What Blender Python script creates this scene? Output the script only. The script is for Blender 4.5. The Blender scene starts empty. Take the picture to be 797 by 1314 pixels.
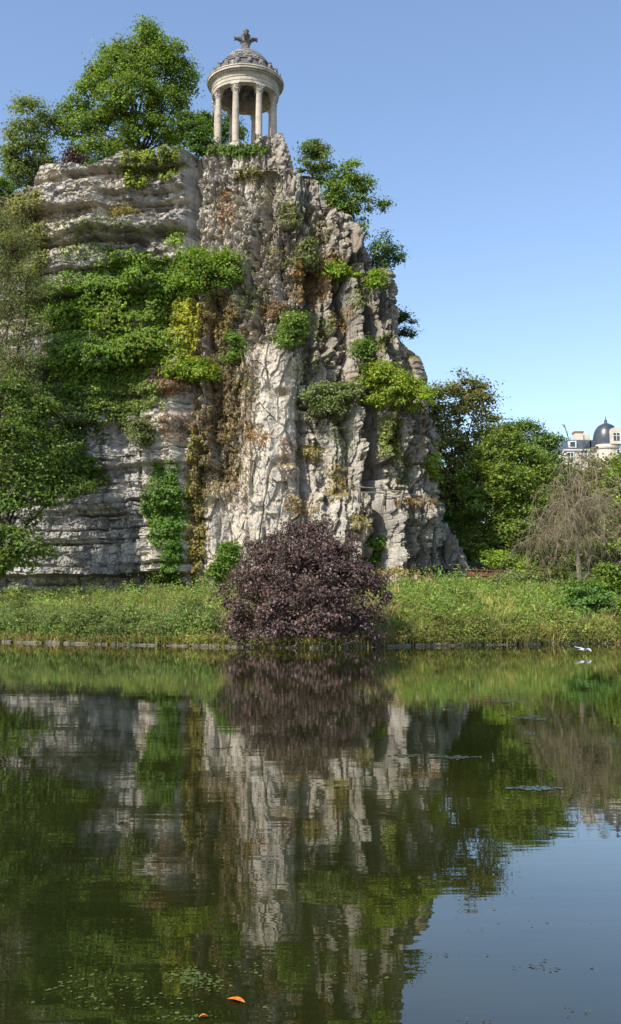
import bpy, math, random
import numpy as np

# ------------------------------------------------------------------ camera, world, sun, exposure
SC = bpy.context.scene
COL = SC.collection
F, W0, H0 = 1300.0, 797.0, 1314.0          # focal length in photograph pixels, photograph size
CAMZ, PITCH = 1.8, math.radians(5.71)
cam_d = bpy.data.cameras.new('camera')
cam_d.sensor_fit = 'VERTICAL'; cam_d.sensor_height = 24.0; cam_d.lens = 24.0 * F / H0
cam_d.clip_start = 0.1; cam_d.clip_end = 3000
cam = bpy.data.objects.new('camera', cam_d); COL.objects.link(cam)
cam.location = (0, 0, CAMZ); cam.rotation_euler = (math.pi / 2 + PITCH, 0, 0)
SC.camera = cam

SUN_EL, SUN_AZ = math.radians(46), math.radians(-42)     # azimuth from straight behind the camera, negative = left
sdir = np.array([math.sin(SUN_AZ) * math.cos(SUN_EL), -math.cos(SUN_AZ) * math.cos(SUN_EL), math.sin(SUN_EL)])
world = bpy.data.worlds.new('World'); SC.world = world; world.use_nodes = True
wn, wl_ = world.node_tree.nodes, world.node_tree.links
sky = wn.new('ShaderNodeTexSky'); sky.sky_type = 'NISHITA'; sky.sun_disc = False
sky.sun_elevation = SUN_EL
sky.sun_rotation = math.atan2(sdir[0], sdir[1])
sky.air_density = 1.0; sky.dust_density = 0.7; sky.ozone_density = 2.6; sky.altitude = 80
bg = wn['Background']; bg.inputs['Strength'].default_value = 0.15
tint = wn.new('ShaderNodeMix'); tint.data_type = 'RGBA'; tint.blend_type = 'MULTIPLY'; tint.inputs[0].default_value = 1
tint.inputs[7].default_value = (1.0, 0.955, 0.93, 1)
wl_.new(sky.outputs[0], tint.inputs[6]); wl_.new(tint.outputs[2], bg.inputs['Color'])

sun_d = bpy.data.lights.new('sun', 'SUN'); sun_d.energy = 3.9; sun_d.angle = math.radians(0.55)
sun_d.color = (1.0, 0.93, 0.82)
sun = bpy.data.objects.new('sun', sun_d); COL.objects.link(sun)
sun.location = tuple(sdir * 150)
from mathutils import Vector
sun.rotation_euler = Vector(-sdir).to_track_quat('-Z', 'Y').to_euler()

SC.view_settings.view_transform = 'Standard'; SC.view_settings.look = 'None'
SC.view_settings.exposure = 0.80; SC.view_settings.gamma = 1.0
SC.view_settings.use_curve_mapping = False
SC.cycles.use_denoising = True
SC.cycles.max_bounces = 8; SC.cycles.transmission_bounces = 4; SC.cycles.transparent_max_bounces = 8

# ------------------------------------------------------------------ helpers
rng = np.random.default_rng(11)
SP, CP = math.sin(PITCH), math.cos(PITCH)

def ray(px, py):
    up = H0 / 2 - py
    return (px - W0 / 2) / F, (F * CP - up * SP) / F, (F * SP + up * CP) / F
def P(px, py, Y):
    """point at world depth Y seen at photograph pixel (px, py)"""
    a, b, c = ray(px, py)
    return np.array([a / b * Y, Y, CAMZ + c / b * Y])
def PZ(px, Y):
    return (px - W0 / 2) / F * Y
def proj(p):
    x, y, z = p[..., 0], p[..., 1], p[..., 2] - CAMZ
    d = y * CP + z * SP
    d = np.maximum(d, 0.01)
    return W0 / 2 + F * x / d, H0 / 2 - F * (z * CP - y * SP) / d
def mpp(Y):
    return Y / 1260.0

_tab = np.random.default_rng(5).random(65536).astype(np.float32)
def h3(ix, iy, iz):
    return _tab[((ix * 73856093) ^ (iy * 19349663) ^ (iz * 83492791)) & 65535]
def noise(x, y, z):
    x, y, z = np.broadcast_arrays(np.asarray(x, np.float64), np.asarray(y, np.float64), np.asarray(z, np.float64))
    fx, fy, fz = np.floor(x), np.floor(y), np.floor(z)
    ix, iy, iz = fx.astype(np.int64), fy.astype(np.int64), fz.astype(np.int64)
    tx, ty, tz = x - fx, y - fy, z - fz
    tx, ty, tz = [t * t * t * (t * (t * 6 - 15) + 10) for t in (tx, ty, tz)]
    r = 0
    for a in (0, 1):
        wa = tx if a else 1 - tx
        for b in (0, 1):
            wb = ty if b else 1 - ty
            for c in (0, 1):
                wc = tz if c else 1 - tz
                r = r + wa * wb * wc * h3(ix + a, iy + b, iz + c)
    return r
def fbm(x, y, z, o=4, g=0.5):
    s, a, t = 0, 1.0, 0
    for i in range(o):
        s = s + a * noise(x * 2 ** i + 13.7 * i, y * 2 ** i + 7.1 * i, z * 2 ** i + 3.3 * i); t += a; a *= g
    return s / t
def facets(x, y, z, seed, tilt=0.9):
    """angular broken blocks: every Voronoi cell is a tilted plane with its own offset; also returns the distance to the joint"""
    fx, fy, fz = [np.floor(v).astype(np.int64) for v in (x, y, z)]
    d1 = np.full(x.shape, 9.0); d2 = np.full(x.shape, 9.0); val = np.zeros(x.shape)
    for a in (-1, 0, 1):
        for b in (-1, 0, 1):
            for c in (-1, 0, 1):
                ix, iy, iz = fx + a, fy + b, fz + c
                vx = ix + h3(ix, iy, iz + seed) - x; vy = iy + h3(ix + 57, iy, iz + seed) - y; vz = iz + h3(ix, iy + 91, iz + seed) - z
                d = vx * vx + vy * vy + vz * vz
                nv_ = h3(ix + 5, iy + 3, iz + seed) - 0.5 - tilt * ((h3(ix + 11, iy, iz + seed) - 0.5) * (vx + vy) + (h3(ix, iy + 17, iz + seed) - 0.5) * vz)
                c1 = d < d1
                d2 = np.where(c1, d1, np.minimum(d2, d)); val = np.where(c1, nv_, val); d1 = np.where(c1, d, d1)
    return val, np.sqrt(d2) - np.sqrt(d1)
def sm(a, b, x):
    t = np.clip((x - a) / (b - a), 0, 1)
    return t * t * (3 - 2 * t)
def norm(v):
    return v / np.maximum(np.linalg.norm(v, axis=-1, keepdims=True), 1e-9)

def mesh_np(name, V, faces, k, mat, parent=None, col=None, smooth=False):
    """faces: (n,k) int array"""
    me = bpy.data.meshes.new(name)
    V = np.ascontiguousarray(V, np.float32).reshape(-1, 3)
    faces = np.ascontiguousarray(faces, np.int32).reshape(-1, k)
    me.vertices.add(len(V)); me.vertices.foreach_set('co', V.ravel())
    me.loops.add(faces.size); me.loops.foreach_set('vertex_index', faces.ravel())
    me.polygons.add(len(faces))
    me.polygons.foreach_set('loop_start', np.arange(0, faces.size, k, dtype=np.int32))
    me.polygons.foreach_set('use_smooth', np.full(len(faces), smooth, bool))
    if col is not None:
        at = me.color_attributes.new('Col', 'FLOAT_COLOR', 'POINT')
        c4 = np.ones((len(V), 4), np.float32); c4[:, :3] = np.asarray(col).reshape(-1, 3)
        at.data.foreach_set('color', c4.ravel())
    me.update(calc_edges=True)
    return link(name, me, mat, parent)
def link(name, me, mat, parent=None):
    o = bpy.data.objects.new(name, me); COL.objects.link(o)
    if mat is not None and len(me.materials) == 0: me.materials.append(mat)
    if parent is not None: o.parent = parent
    return o
def tag(o, label, cat, group=None):
    o['label'] = label; o['category'] = cat
    if group: o['group'] = group
    return o
def struct(o): o['kind'] = 'structure'; return o
def stuff(o, label, cat): o['kind'] = 'stuff'; o['label'] = label; o['category'] = cat; return o
def thing(name, label, cat, loc=(0, 0, 0), group=None, rz=0):
    o = bpy.data.objects.new(name, None); COL.objects.link(o)
    o.location = tuple(float(v) for v in loc); o.rotation_euler = (0, 0, rz)
    o.empty_display_size = 0.3
    return tag(o, label, cat, group)

class MB:
    """collects small shapes into one mesh"""
    def __init__(s): s.v = []; s.f = []
    def add(s, V, Fc):
        n = len(s.v); s.v += [tuple(map(float, p)) for p in V]; s.f += [tuple(i + n for i in f) for f in Fc]; return s
    def box(s, c, d, rz=0):
        cx, cy, cz = c; dx, dy, dz = d[0] / 2, d[1] / 2, d[2] / 2
        ca, sa = math.cos(rz), math.sin(rz); V = []
        for z in (-dz, dz):
            for x, y in ((-dx, -dy), (dx, -dy), (dx, dy), (-dx, dy)):
                V.append((cx + x * ca - y * sa, cy + x * sa + y * ca, cz + z))
        return s.add(V, [(3, 2, 1, 0), (4, 5, 6, 7), (0, 1, 5, 4), (1, 2, 6, 5), (2, 3, 7, 6), (3, 0, 4, 7)])
    def tube(s, pts, rad, k=6):
        pts = np.array(pts, float); rad = np.broadcast_to(rad, (len(pts),))
        V = []; Fc = []
        for i, p in enumerate(pts):
            t = pts[min(i + 1, len(pts) - 1)] - pts[max(i - 1, 0)]; t = t / (np.linalg.norm(t) + 1e-9)
            a = np.cross(t, (0, 0, 1.0) if abs(t[2]) < 0.9 else (1.0, 0, 0)); a /= np.linalg.norm(a); b = np.cross(t, a)
            for j in range(k):
                an = 2 * math.pi * j / k
                V.append(p + rad[i] * (math.cos(an) * a + math.sin(an) * b))
        for i in range(len(pts) - 1):
            for j in range(k):
                q = (j + 1) % k
                Fc.append((i * k + j, i * k + q, (i + 1) * k + q, (i + 1) * k + j))
        Fc.append(tuple(range(k - 1, -1, -1))); Fc.append(tuple((len(pts) - 1) * k + j for j in range(k)))
        return s.add(V, Fc)
    def lathe(s, prof, k=32, c=(0, 0, 0), wob=None):
        V = []; Fc = []
        for r, z in prof:
            for j in range(k):
                an = 2 * math.pi * j / k; rr = r * (wob(an, z) if wob else 1)
                V.append((c[0] + rr * math.cos(an), c[1] + rr * math.sin(an), c[2] + z))
        for i in range(len(prof) - 1):
            for j in range(k):
                q = (j + 1) % k
                Fc.append((i * k + j, i * k + q, (i + 1) * k + q, (i + 1) * k + j))
        return s.add(V, Fc)
    def mesh(s, name):
        me = bpy.data.meshes.new(name); me.from_pydata(s.v, [], s.f); me.update(); return me
    def build(s, name, mat, parent=None, smooth=False):
        me = s.mesh(name)
        if smooth: me.polygons.foreach_set('use_smooth', np.ones(len(me.polygons), bool))
        return link(name, me, mat, parent)

# ------------------------------------------------------------------ materials
def new_mat(name):
    m = bpy.data.materials.new(name); m.use_nodes = True
    nt = m.node_tree; b = nt.nodes['Principled BSDF']
    return m, nt, b
def N(nt, t, **kw):
    n = nt.nodes.new(t)
    for k, v in kw.items(): setattr(n, k, v)
    return n
def noise_node(nt, scale, detail=6, rough=0.6, coord='Object', sc=None):
    tc = N(nt, 'ShaderNodeTexCoord'); n = N(nt, 'ShaderNodeTexNoise')
    n.inputs['Scale'].default_value = scale; n.inputs['Detail'].default_value = detail; n.inputs['Roughness'].default_value = rough
    src = tc.outputs[coord]
    if sc:
        mp = N(nt, 'ShaderNodeMapping'); mp.inputs['Scale'].default_value = sc
        nt.links.new(src, mp.inputs[0]); src = mp.outputs[0]
    nt.links.new(src, n.inputs['Vector']); return n
def ramp(nt, src, stops):
    r = N(nt, 'ShaderNodeValToRGB'); el = r.color_ramp.elements
    while len(el) < len(stops): el.new(0.5)
    for e, (p, c) in zip(el, stops):
        e.position = p; e.color = (*c, 1)
    nt.links.new(src, r.inputs[0]); return r
def bump(nt, b, src, strength, dist, prev=None):
    n = N(nt, 'ShaderNodeBump'); n.inputs['Strength'].default_value = strength; n.inputs['Distance'].default_value = dist
    nt.links.new(src, n.inputs['Height'])
    if prev: nt.links.new(prev.outputs[0], n.inputs['Normal'])
    nt.links.new(n.outputs[0], b.inputs['Normal']); return n
def simple(name, stops, scale=2.0, rough=0.8, bstr=0.3, bdist=0.02, bscale=None, metal=0, spec=0.3):
    m, nt, b = new_mat(name)
    n = noise_node(nt, scale); r = ramp(nt, n.outputs[0], stops)
    nt.links.new(r.outputs[0], b.inputs['Base Color'])
    b.inputs['Roughness'].default_value = rough; b.inputs['Metallic'].default_value = metal
    b.inputs['Specular IOR Level'].default_value = spec
    if bstr:
        n2 = noise_node(nt, bscale or scale * 4); bump(nt, b, n2.outputs[0], bstr, bdist)
    return m

def leaf_mat(name, trans=0.42, rough=0.5, spec=0.3):
    m, nt, b = new_mat(name)
    at = N(nt, 'ShaderNodeAttribute', attribute_name='Col')
    nt.links.new(at.outputs['Color'], b.inputs['Base Color'])
    b.inputs['Roughness'].default_value = rough; b.inputs['Specular IOR Level'].default_value = spec
    tr = N(nt, 'ShaderNodeBsdfTranslucent')
    mx0 = N(nt, 'ShaderNodeMix', data_type='RGBA', blend_type='MULTIPLY'); mx0.inputs[0].default_value = 1
    mx0.inputs[7].default_value = (1.35, 1.25, 0.5, 1)
    nt.links.new(at.outputs['Color'], mx0.inputs[6]); nt.links.new(mx0.outputs[2], tr.inputs['Color'])
    mx = N(nt, 'ShaderNodeMixShader'); mx.inputs[0].default_value = trans
    nt.links.new(b.outputs[0], mx.inputs[1]); nt.links.new(tr.outputs[0], mx.inputs[2])
    nt.links.new(mx.outputs[0], nt.nodes['Material Output'].inputs['Surface'])
    return m
LEAF = leaf_mat('leaf')
LEAF_DARK = leaf_mat('purple_leaf', trans=0.2, rough=0.45)

m, nt, b = new_mat('rock')
at = N(nt, 'ShaderNodeAttribute', attribute_name='Col')
n1 = noise_node(nt, 1.6, 8, 0.7); r1 = ramp(nt, n1.outputs[0], [(0.25, (0.66, 0.66, 0.67)), (0.5, (1, 1, 1)), (0.75, (1.3, 1.26, 1.18))])
n3 = noise_node(nt, 0.9, 7, 0.65, sc=(1.6, 1.6, 0.22)); r3 = ramp(nt, n3.outputs[0], [(0.36, (0.50, 0.50, 0.53)), (0.5, (1, 1, 1)), (0.7, (1.12, 1.08, 1.0))])
mx = N(nt, 'ShaderNodeMix', data_type='RGBA', blend_type='MULTIPLY'); mx.inputs[0].default_value = 1
nt.links.new(at.outputs['Color'], mx.inputs[6]); nt.links.new(r1.outputs[0], mx.inputs[7])
mx2 = N(nt, 'ShaderNodeMix', data_type='RGBA', blend_type='MULTIPLY'); mx2.inputs[0].default_value = 0.8
nt.links.new(mx.outputs[2], mx2.inputs[6]); nt.links.new(r3.outputs[0], mx2.inputs[7])
nt.links.new(mx2.outputs[2], b.inputs['Base Color'])
b.inputs['Roughness'].default_value = 0.95; b.inputs['Specular IOR Level'].default_value = 0.15
n2 = noise_node(nt, 5.0, 6, 0.65); bump(nt, b, n2.outputs[0], 0.7, 0.14)
ROCK = m

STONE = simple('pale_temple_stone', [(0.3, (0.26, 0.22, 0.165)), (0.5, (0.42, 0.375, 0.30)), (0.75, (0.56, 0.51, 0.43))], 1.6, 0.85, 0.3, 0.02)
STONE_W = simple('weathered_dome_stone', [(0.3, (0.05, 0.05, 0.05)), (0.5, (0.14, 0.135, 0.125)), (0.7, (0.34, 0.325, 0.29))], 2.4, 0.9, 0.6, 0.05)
KERB = simple('kerb_stone', [(0.3, (0.06, 0.055, 0.04)), (0.6, (0.14, 0.12, 0.095)), (0.8, (0.22, 0.195, 0.16))], 2.5, 0.9, 0.6, 0.03)
BARK = simple('bark', [(0.3, (0.035, 0.028, 0.02)), (0.6, (0.085, 0.07, 0.05)), (0.8, (0.14, 0.12, 0.09))], 5, 0.95, 0.6, 0.03)
BARE = simple('bare_wood', [(0.3, (0.15, 0.12, 0.075)), (0.6, (0.28, 0.23, 0.15)), (0.8, (0.4, 0.34, 0.24))], 3, 0.95, 0.3, 0.01)
RUST = simple('rusty_iron', [(0.3, (0.09, 0.035, 0.022)), (0.6, (0.17, 0.07, 0.045)), (0.8, (0.24, 0.12, 0.085))], 6, 0.9, 0.3, 0.01)
IRON = simple('dark_iron', [(0.3, (0.03, 0.032, 0.035)), (0.7, (0.07, 0.07, 0.075))], 6, 0.5, 0.1, 0.01, metal=0.6)
RUSTIC = simple('grey_cement_wood', [(0.3, (0.09, 0.08, 0.06)), (0.6, (0.19, 0.17, 0.135)), (0.8, (0.28, 0.25, 0.2))], 4, 0.95, 0.6, 0.03)
FACADE = simple('cream_facade', [(0.3, (0.50, 0.45, 0.36)), (0.6, (0.62, 0.57, 0.47)), (0.8, (0.7, 0.66, 0.56))], 0.5, 0.9, 0.1, 0.02)
SLATE = simple('slate_roof', [(0.3, (0.045, 0.052, 0.066)), (0.6, (0.075, 0.085, 0.105)), (0.8, (0.11, 0.12, 0.14))], 1.5, 0.42, 0.3, 0.03, spec=0.5)
ZINC = simple('zinc_dome', [(0.3, (0.03, 0.034, 0.042)), (0.6, (0.05, 0.056, 0.068)), (0.8, (0.075, 0.082, 0.098))], 0.8, 0.33, 0.1, 0.02, spec=0.6)
BRICK = simple('chimney_brick', [(0.3, (0.22, 0.1, 0.06)), (0.7, (0.36, 0.18, 0.11))], 2, 0.9, 0.2, 0.02)
GLASS = simple('window_glass', [(0.3, (0.02, 0.024, 0.03)), (0.7, (0.045, 0.05, 0.06))], 0.7, 0.08, 0, spec=0.7)
WHITE = simple('white_paint', [(0.3, (0.62, 0.62, 0.6)), (0.7, (0.76, 0.76, 0.74))], 1, 0.6, 0)
FEATHER = simple('white_feathers', [(0.3, (0.62, 0.63, 0.66)), (0.7, (0.82, 0.82, 0.82))], 6, 0.7, 0)
FEATHER_G = simple('grey_feathers', [(0.3, (0.30, 0.32, 0.36)), (0.7, (0.44, 0.46, 0.5))], 6, 0.7, 0)
BEAK = simple('beak', [(0.3, (0.35, 0.06, 0.03)), (0.7, (0.45, 0.1, 0.04))], 6, 0.5, 0)
ORANGE = simple('orange_leaf', [(0.35, (0.35, 0.08, 0.01)), (0.55, (0.6, 0.2, 0.02)), (0.72, (0.72, 0.36, 0.06))], 14, 0.5, 0.2, 0.005)
MAT_WEED = simple('floating_weed', [(0.3, (0.02, 0.03, 0.014)), (0.6, (0.035, 0.05, 0.028)), (0.8, (0.06, 0.075, 0.045))], 3.0, 0.18, 0.2, 0.01, spec=0.6)
SOIL = simple('soil', [(0.3, (0.035, 0.045, 0.018)), (0.6, (0.06, 0.075, 0.025)), (0.8, (0.09, 0.085, 0.045))], 0.8, 0.95, 0.5, 0.05)
PLATEAU = simple('plateau_soil', [(0.3, (0.06, 0.06, 0.03)), (0.7, (0.13, 0.12, 0.07))], 0.8, 0.95, 0.5, 0.05)

# water
m, nt, b = new_mat('lake_water')
b.inputs['Roughness'].default_value = 0.0; b.inputs['IOR'].default_value = 1.65
nw = noise_node(nt, 0.14, 4, 0.55)
rw = ramp(nt, nw.outputs[0], [(0.3, (0.006, 0.009, 0.003)), (0.5, (0.014, 0.017, 0.004)), (0.68, (0.032, 0.034, 0.006))])
nt.links.new(rw.outputs[0], b.inputs['Base Color'])
a1 = noise_node(nt, 1.0, 3, 0.5, sc=(0.55, 1.9, 1)); bp1 = bump(nt, b, a1.outputs[0], 0.013, 0.12)
a2 = noise_node(nt, 1.0, 2, 0.5, sc=(2.2, 9.0, 1)); bp2 = bump(nt, b, a2.outputs[0], 0.007, 0.05, bp1)
WATER = m

# ------------------------------------------------------------------ terrain and lake
def shore_y(x):
    x = np.asarray(x, float)
    return np.interp(x, [-80, -30, -21, -13, -7, -2.5, 1, 4, 8, 14, 20, 27, 40, 80],
                        [74, 69.5, 65, 60, 56.4, 53.6, 53.2, 55.2, 57.5, 60, 62.5, 64, 70, 76]) + 0.35 * (noise(x * 0.35, 3, 1) - 0.5)
def ground_z(x, y):
    d = y - shore_y(x)
    z = 0.16 + (3.05 + 1.15 * sm(-4, 8, x)) * (1 - np.exp(-np.maximum(d, 0) / 12.5))
    z = z + 13.5 * sm(98, 185, y) * sm(-2, 22, x) + 10 * sm(200, 600, y)
    z = z + 0.35 * (fbm(x * 0.18, y * 0.18, 0.5, 3) - 0.5) * sm(0.5, 5, d)
    return np.where(d < 0, -1.2, z)

xs = np.concatenate([np.linspace(-420, -45, 26), np.linspace(-44, 44, 200), np.linspace(45, 420, 26)])
ts = np.concatenate([[-1.2, -0.02, 0.0], np.linspace(0.3, 32, 90), np.linspace(35, 120, 34), np.linspace(130, 900, 14)])
GX = np.broadcast_to(xs[None, :], (len(ts), len(xs))); GY = shore_y(GX) + ts[:, None]
GZ = ground_z(GX, GY); GZ[0] = -1.5; GZ[1] = -1.2
nx, ny = len(xs), len(ts)
def grid_faces(nv, nu):
    i = np.arange(nv * nu).reshape(nv, nu)
    return np.stack([i[:-1, :-1], i[:-1, 1:], i[1:, 1:], i[1:, :-1]], -1).reshape(-1, 4)
struct(mesh_np('ground', np.stack([GX, GY, GZ], -1), grid_faces(ny, nx), 4, SOIL, smooth=True))

wx = np.array([-420., -60, 60, 420]); wy = np.array([-60., 0, 40, 90])
WXX, WYY = np.meshgrid(wx, wy)
struct(mesh_np('lake', np.stack([WXX, WYY, np.zeros_like(WXX)], -1), grid_faces(4, 4), 4, WATER))

# kerb of squared stones along the water
kerb = thing('lake_edging', 'low weathered stone edging along the far shore of the lake', 'edging', (0, float(shore_y(0)), 0))
kx = -29.0; kr = random.Random(4)
while kx < 29:
    L = kr.uniform(1.1, 2.3); x0, x1 = kx, kx + L - 0.05
    y0, y1 = float(shore_y(x0)), float(shore_y(x1))
    hgt = kr.uniform(0.05, 0.17); an = math.atan2(y1 - y0, x1 - x0); dep = kr.uniform(0.38, 0.5)
    mb = MB(); hx, hy = L / 2 - 0.03, dep / 2
    prof = []
    b_ = 0.035
    ring0 = [(-hx, -hy), (hx, -hy), (hx, hy), (-hx, hy)]
    V = [(x + kr.uniform(-.02, .02), y + kr.uniform(-.03, .03), -0.5) for x, y in ring0]
    V += [(x + kr.uniform(-.02, .02), y + kr.uniform(-.03, .03), hgt - b_) for x, y in ring0]
    V += [(x * (1 - b_ / hx), y * (1 - b_ / hy), hgt + kr.uniform(-.02, .02)) for x, y in ring0]
    mb.add(V, [(0, 1, 5, 4), (1, 2, 6, 5), (2, 3, 7, 6), (3, 0, 4, 7), (4, 5, 9, 8), (5, 6, 10, 9), (6, 7, 11, 10), (7, 4, 8, 11), (8, 9, 10, 11)])
    o = mb.build('kerb_stone', KERB, kerb)
    o.location = ((x0 + x1) / 2, (y0 + y1) / 2 + 0.02 - kerb.location.y, 0); o.rotation_euler = (0, 0, an)
    kx += L

# ------------------------------------------------------------------ the cliff
ZB = 1.5
SIL = np.array([(361, 172), (364, 190), (371, 212), (379, 234), (384, 241), (402, 244), (410, 250), (414, 272), (420, 281), (444, 286), (449, 300),
                (458, 308), (467, 316), (470, 340), (477, 350), (491, 354), (495, 362), (496, 388), (502, 400), (505, 430), (515, 452), (523, 470),
                (526, 488), (540, 504), (549, 518), (551, 560), (547, 600), (552, 626), (556, 640), (557, 690), (560, 735), (562, 760), (565, 800)], float)
silp = np.array([P(a, c, 85.0) for a, c in SIL])
zz = silp[::-1, 2]; xx = silp[::-1, 0]
TOP = np.array([(-500, 290), (-150, 285), (0, 276), (45, 268), (60, 256), (70, 240), (78, 233), (110, 228), (145, 234), (160, 224), (185, 208), (215, 197), (250, 200),
                (258, 205), (266, 193), (272, 186), (290, 186), (332, 187), (337, 177), (343, 169), (356, 167), (361, 170), (900, 170)], float)
nseg = [14, 40, 270, 200, 255, 26]; nv = 560
NU = sum(nseg) + 1
def cliff_base(zrow):
    """zrow: (nv, NU) heights -> x, y"""
    z = zrow
    xr = np.interp(z, zz, xx)
    xB = -9.7 + 0 * z
    xp = np.minimum(-1.2, xr - 2.4)
    Yp = 79.3 + 0.055 * z
    YB = 80.2 + 0.05 * z
    Yl = lambda x: YB + 0.34 * (xB - x) + 0.085 * z
    Yr = Yp + 0.42 * (xr - xp)
    ctrl = [(-80 + 0 * z, Yl(-80) + 6), (-42 + 0 * z, Yl(-42)), (-27.5 + 0 * z, Yl(-27.5)), (xB, YB + 0.06 * z), (xp, Yp), (xr, Yr), (xr - 2.5, Yr + 34)]
    X = np.zeros_like(z); Y = np.zeros_like(z); c0 = 0
    for k, n in enumerate(nseg):
        t = (np.arange(n + (k == len(nseg) - 1)) / n)[None, :]; sl = slice(c0, c0 + t.shape[1])
        xa, ya = ctrl[k]; xb2, yb2 = ctrl[k + 1]
        X[:, sl] = xa[:, sl] + (xb2[:, sl] - xa[:, sl]) * t; Y[:, sl] = ya[:, sl] + (yb2[:, sl] - ya[:, sl]) * t
        c0 += n
    return X, Y
def blur_u(A, r):
    k = np.exp(-np.linspace(-2, 2, 2 * r + 1) ** 2); k /= k.sum()
    Ap = np.pad(A, ((0, 0), (r, r)), mode='edge'); cs = np.zeros_like(A)
    for i, w in enumerate(k): cs += w * Ap[:, i:i + A.shape[1]]
    return cs
# top heights from a first pass at z = 40
ztmp = np.full((1, NU), 41.0); Xt, Yt = cliff_base(ztmp)
pxt = W0 / 2 + F * Xt[0] / (Yt[0] * CP + 39 * SP)
ptop = np.interp(pxt, TOP[:, 0], TOP[:, 1])
iright = sum(nseg[:4]); ptop[iright:] = 170
rr = [P(a, c, y) for a, c, y in zip(pxt, ptop, np.minimum(Yt[0], 92))]
Htop = np.array([p[2] for p in rr]); Htop[:60] = np.minimum(Htop[:60], Htop[60])
T = np.linspace(0, 1, nv)[:, None]
Zg = ZB + T * (Htop[None, :] - ZB)
Xg, Yg = cliff_base(Zg)
Xg, Yg = blur_u(Xg, 9), blur_u(Yg, 9)
B0 = np.stack([Xg, Yg, Zg], -1)
PX, PY = proj(B0)
du = np.gradient(B0, axis=1); tu = norm(du * np.array([1, 1, 0])); NH = np.stack([tu[..., 1], -tu[..., 0], 0 * tu[..., 0]], -1)
NH = norm(np.stack([blur_u(NH[..., i], 6) for i in range(3)], -1))
arc = np.cumsum(np.linalg.norm(du[nv // 3, :, :2], axis=-1))[None, :] + 0 * Zg
g = lambda cx, cy, rx, ry: np.exp(-((PX - cx) / rx) ** 2 - ((PY - cy) / ry) ** 2)
rect = lambda x0, x1, y0, y1, s=6: sm(x0 - s, x0 + s, PX) * sm(x1 + s, x1 - s, PX) * sm(y0 - s, y0 + s, PY) * sm(y1 + s, y1 - s, PY)
wob = 14 * (fbm(Xg * 0.3, Yg * 0.3, Zg * 0.3, 3) - 0.5)
front = (np.arange(NU) < sum(nseg[:5]))[None, :]
wl = sm(256, 244, PX + 0.3 * wob); wl = np.where(np.arange(NU)[None, :] < sum(nseg[:4]), wl, 0)
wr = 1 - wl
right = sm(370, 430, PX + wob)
D = np.zeros_like(Zg)
# -- bedded limestone of the left wall
bz = [0.0]; br = random.Random(8)
while bz[-1] < 50: bz.append(bz[-1] + br.choice([0.45, 0.7, 0.9, 1.2, 1.7, 2.3]) * br.uniform(0.8, 1.2))
bz = np.array(bz)
zb = Zg + 0.13 * (fbm(Xg * 0.12, 5, Zg * 0.1, 3) - 0.5) + 0.05 * (noise(Xg * 1.3, 2, Zg * 0.8) - 0.5)
bi = np.clip(np.searchsorted(bz, zb) - 1, 0, len(bz) - 2); fb = (zb - bz[bi]) / (bz[bi + 1] - bz[bi]); tb = bz[bi + 1] - bz[bi]
hb = _tab[(bi * 977 + 13) % 65536]
hb = np.where(bz[bi] > 26, 0.5 + np.where(bi % 2 == 1, 0.46, -0.36) * (0.35 + 1.25 * noise(Xg * 0.13, 3.0, bi * 5.3)), hb)
cw = 1.2 + 3.2 * _tab[(bi * 331 + 7) % 65536]
cx_ = (Xg + 0.25 * (noise(Xg * 0.8, 1, Zg * 1.6) - 0.5)) / cw + 9 * hb
cell = np.floor(cx_).astype(np.int64); fc = cx_ - cell
hc = h3(bi, cell, cell * 0 + 4)
fA, eA = facets(Xg * 0.42, Yg * 0.42, Zg * 0.62, 3)
fB, eB = facets(Xg * 1.15, Yg * 1.15, Zg * 1.7, 9)
jf = (h3(bi, cell, cell * 0 + 77) > 0.45) * sm(0.2, 0.5, tb)
fz = [0.0]
while fz[-1] < 50: fz.append(fz[-1] + br.uniform(0.16, 0.5))
fz = np.array(fz); z2 = zb + 0.05 * (noise(Xg * 2.1, 6, Zg) - 0.5); si = np.searchsorted(fz, z2); sc2 = np.floor(Xg / (0.7 + 1.6 * _tab[(si * 71) % 65536]) + 5 * _tab[(si * 37) % 65536]).astype(np.int64)
sub = h3(si, sc2, si * 0 + 6) - 0.5
strata = (hb - 0.5) * 1.5 + (hc - 0.5) * 0.6 + 0.36 * sub + 0.30 * fA + 0.24 * fB + 0.16 * facets(Xg * 2.6, Yg * 2.6, Zg * 3.6, 15)[0]
strata -= (0.16 + 1.2 * sm(0.35, 0.75, noise(Xg * 0.22, 9, bi * 3.1))) * np.exp(-((fb * tb) / 0.16) ** 2)
strata -= 0.14 * jf * np.exp(-(np.minimum(fc, 1 - fc) * cw / 0.06) ** 2) + 0.10 * np.exp(-(eB / 0.08) ** 2)
strata += 0.20 * (fbm(Xg * 0.7, Yg * 0.7, Zg * 1.1, 5, 0.6) - 0.5) + 0.7 * (noise(Xg * 0.16, 2, Zg * 0.06) - 0.5)
D += wl * strata
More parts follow.
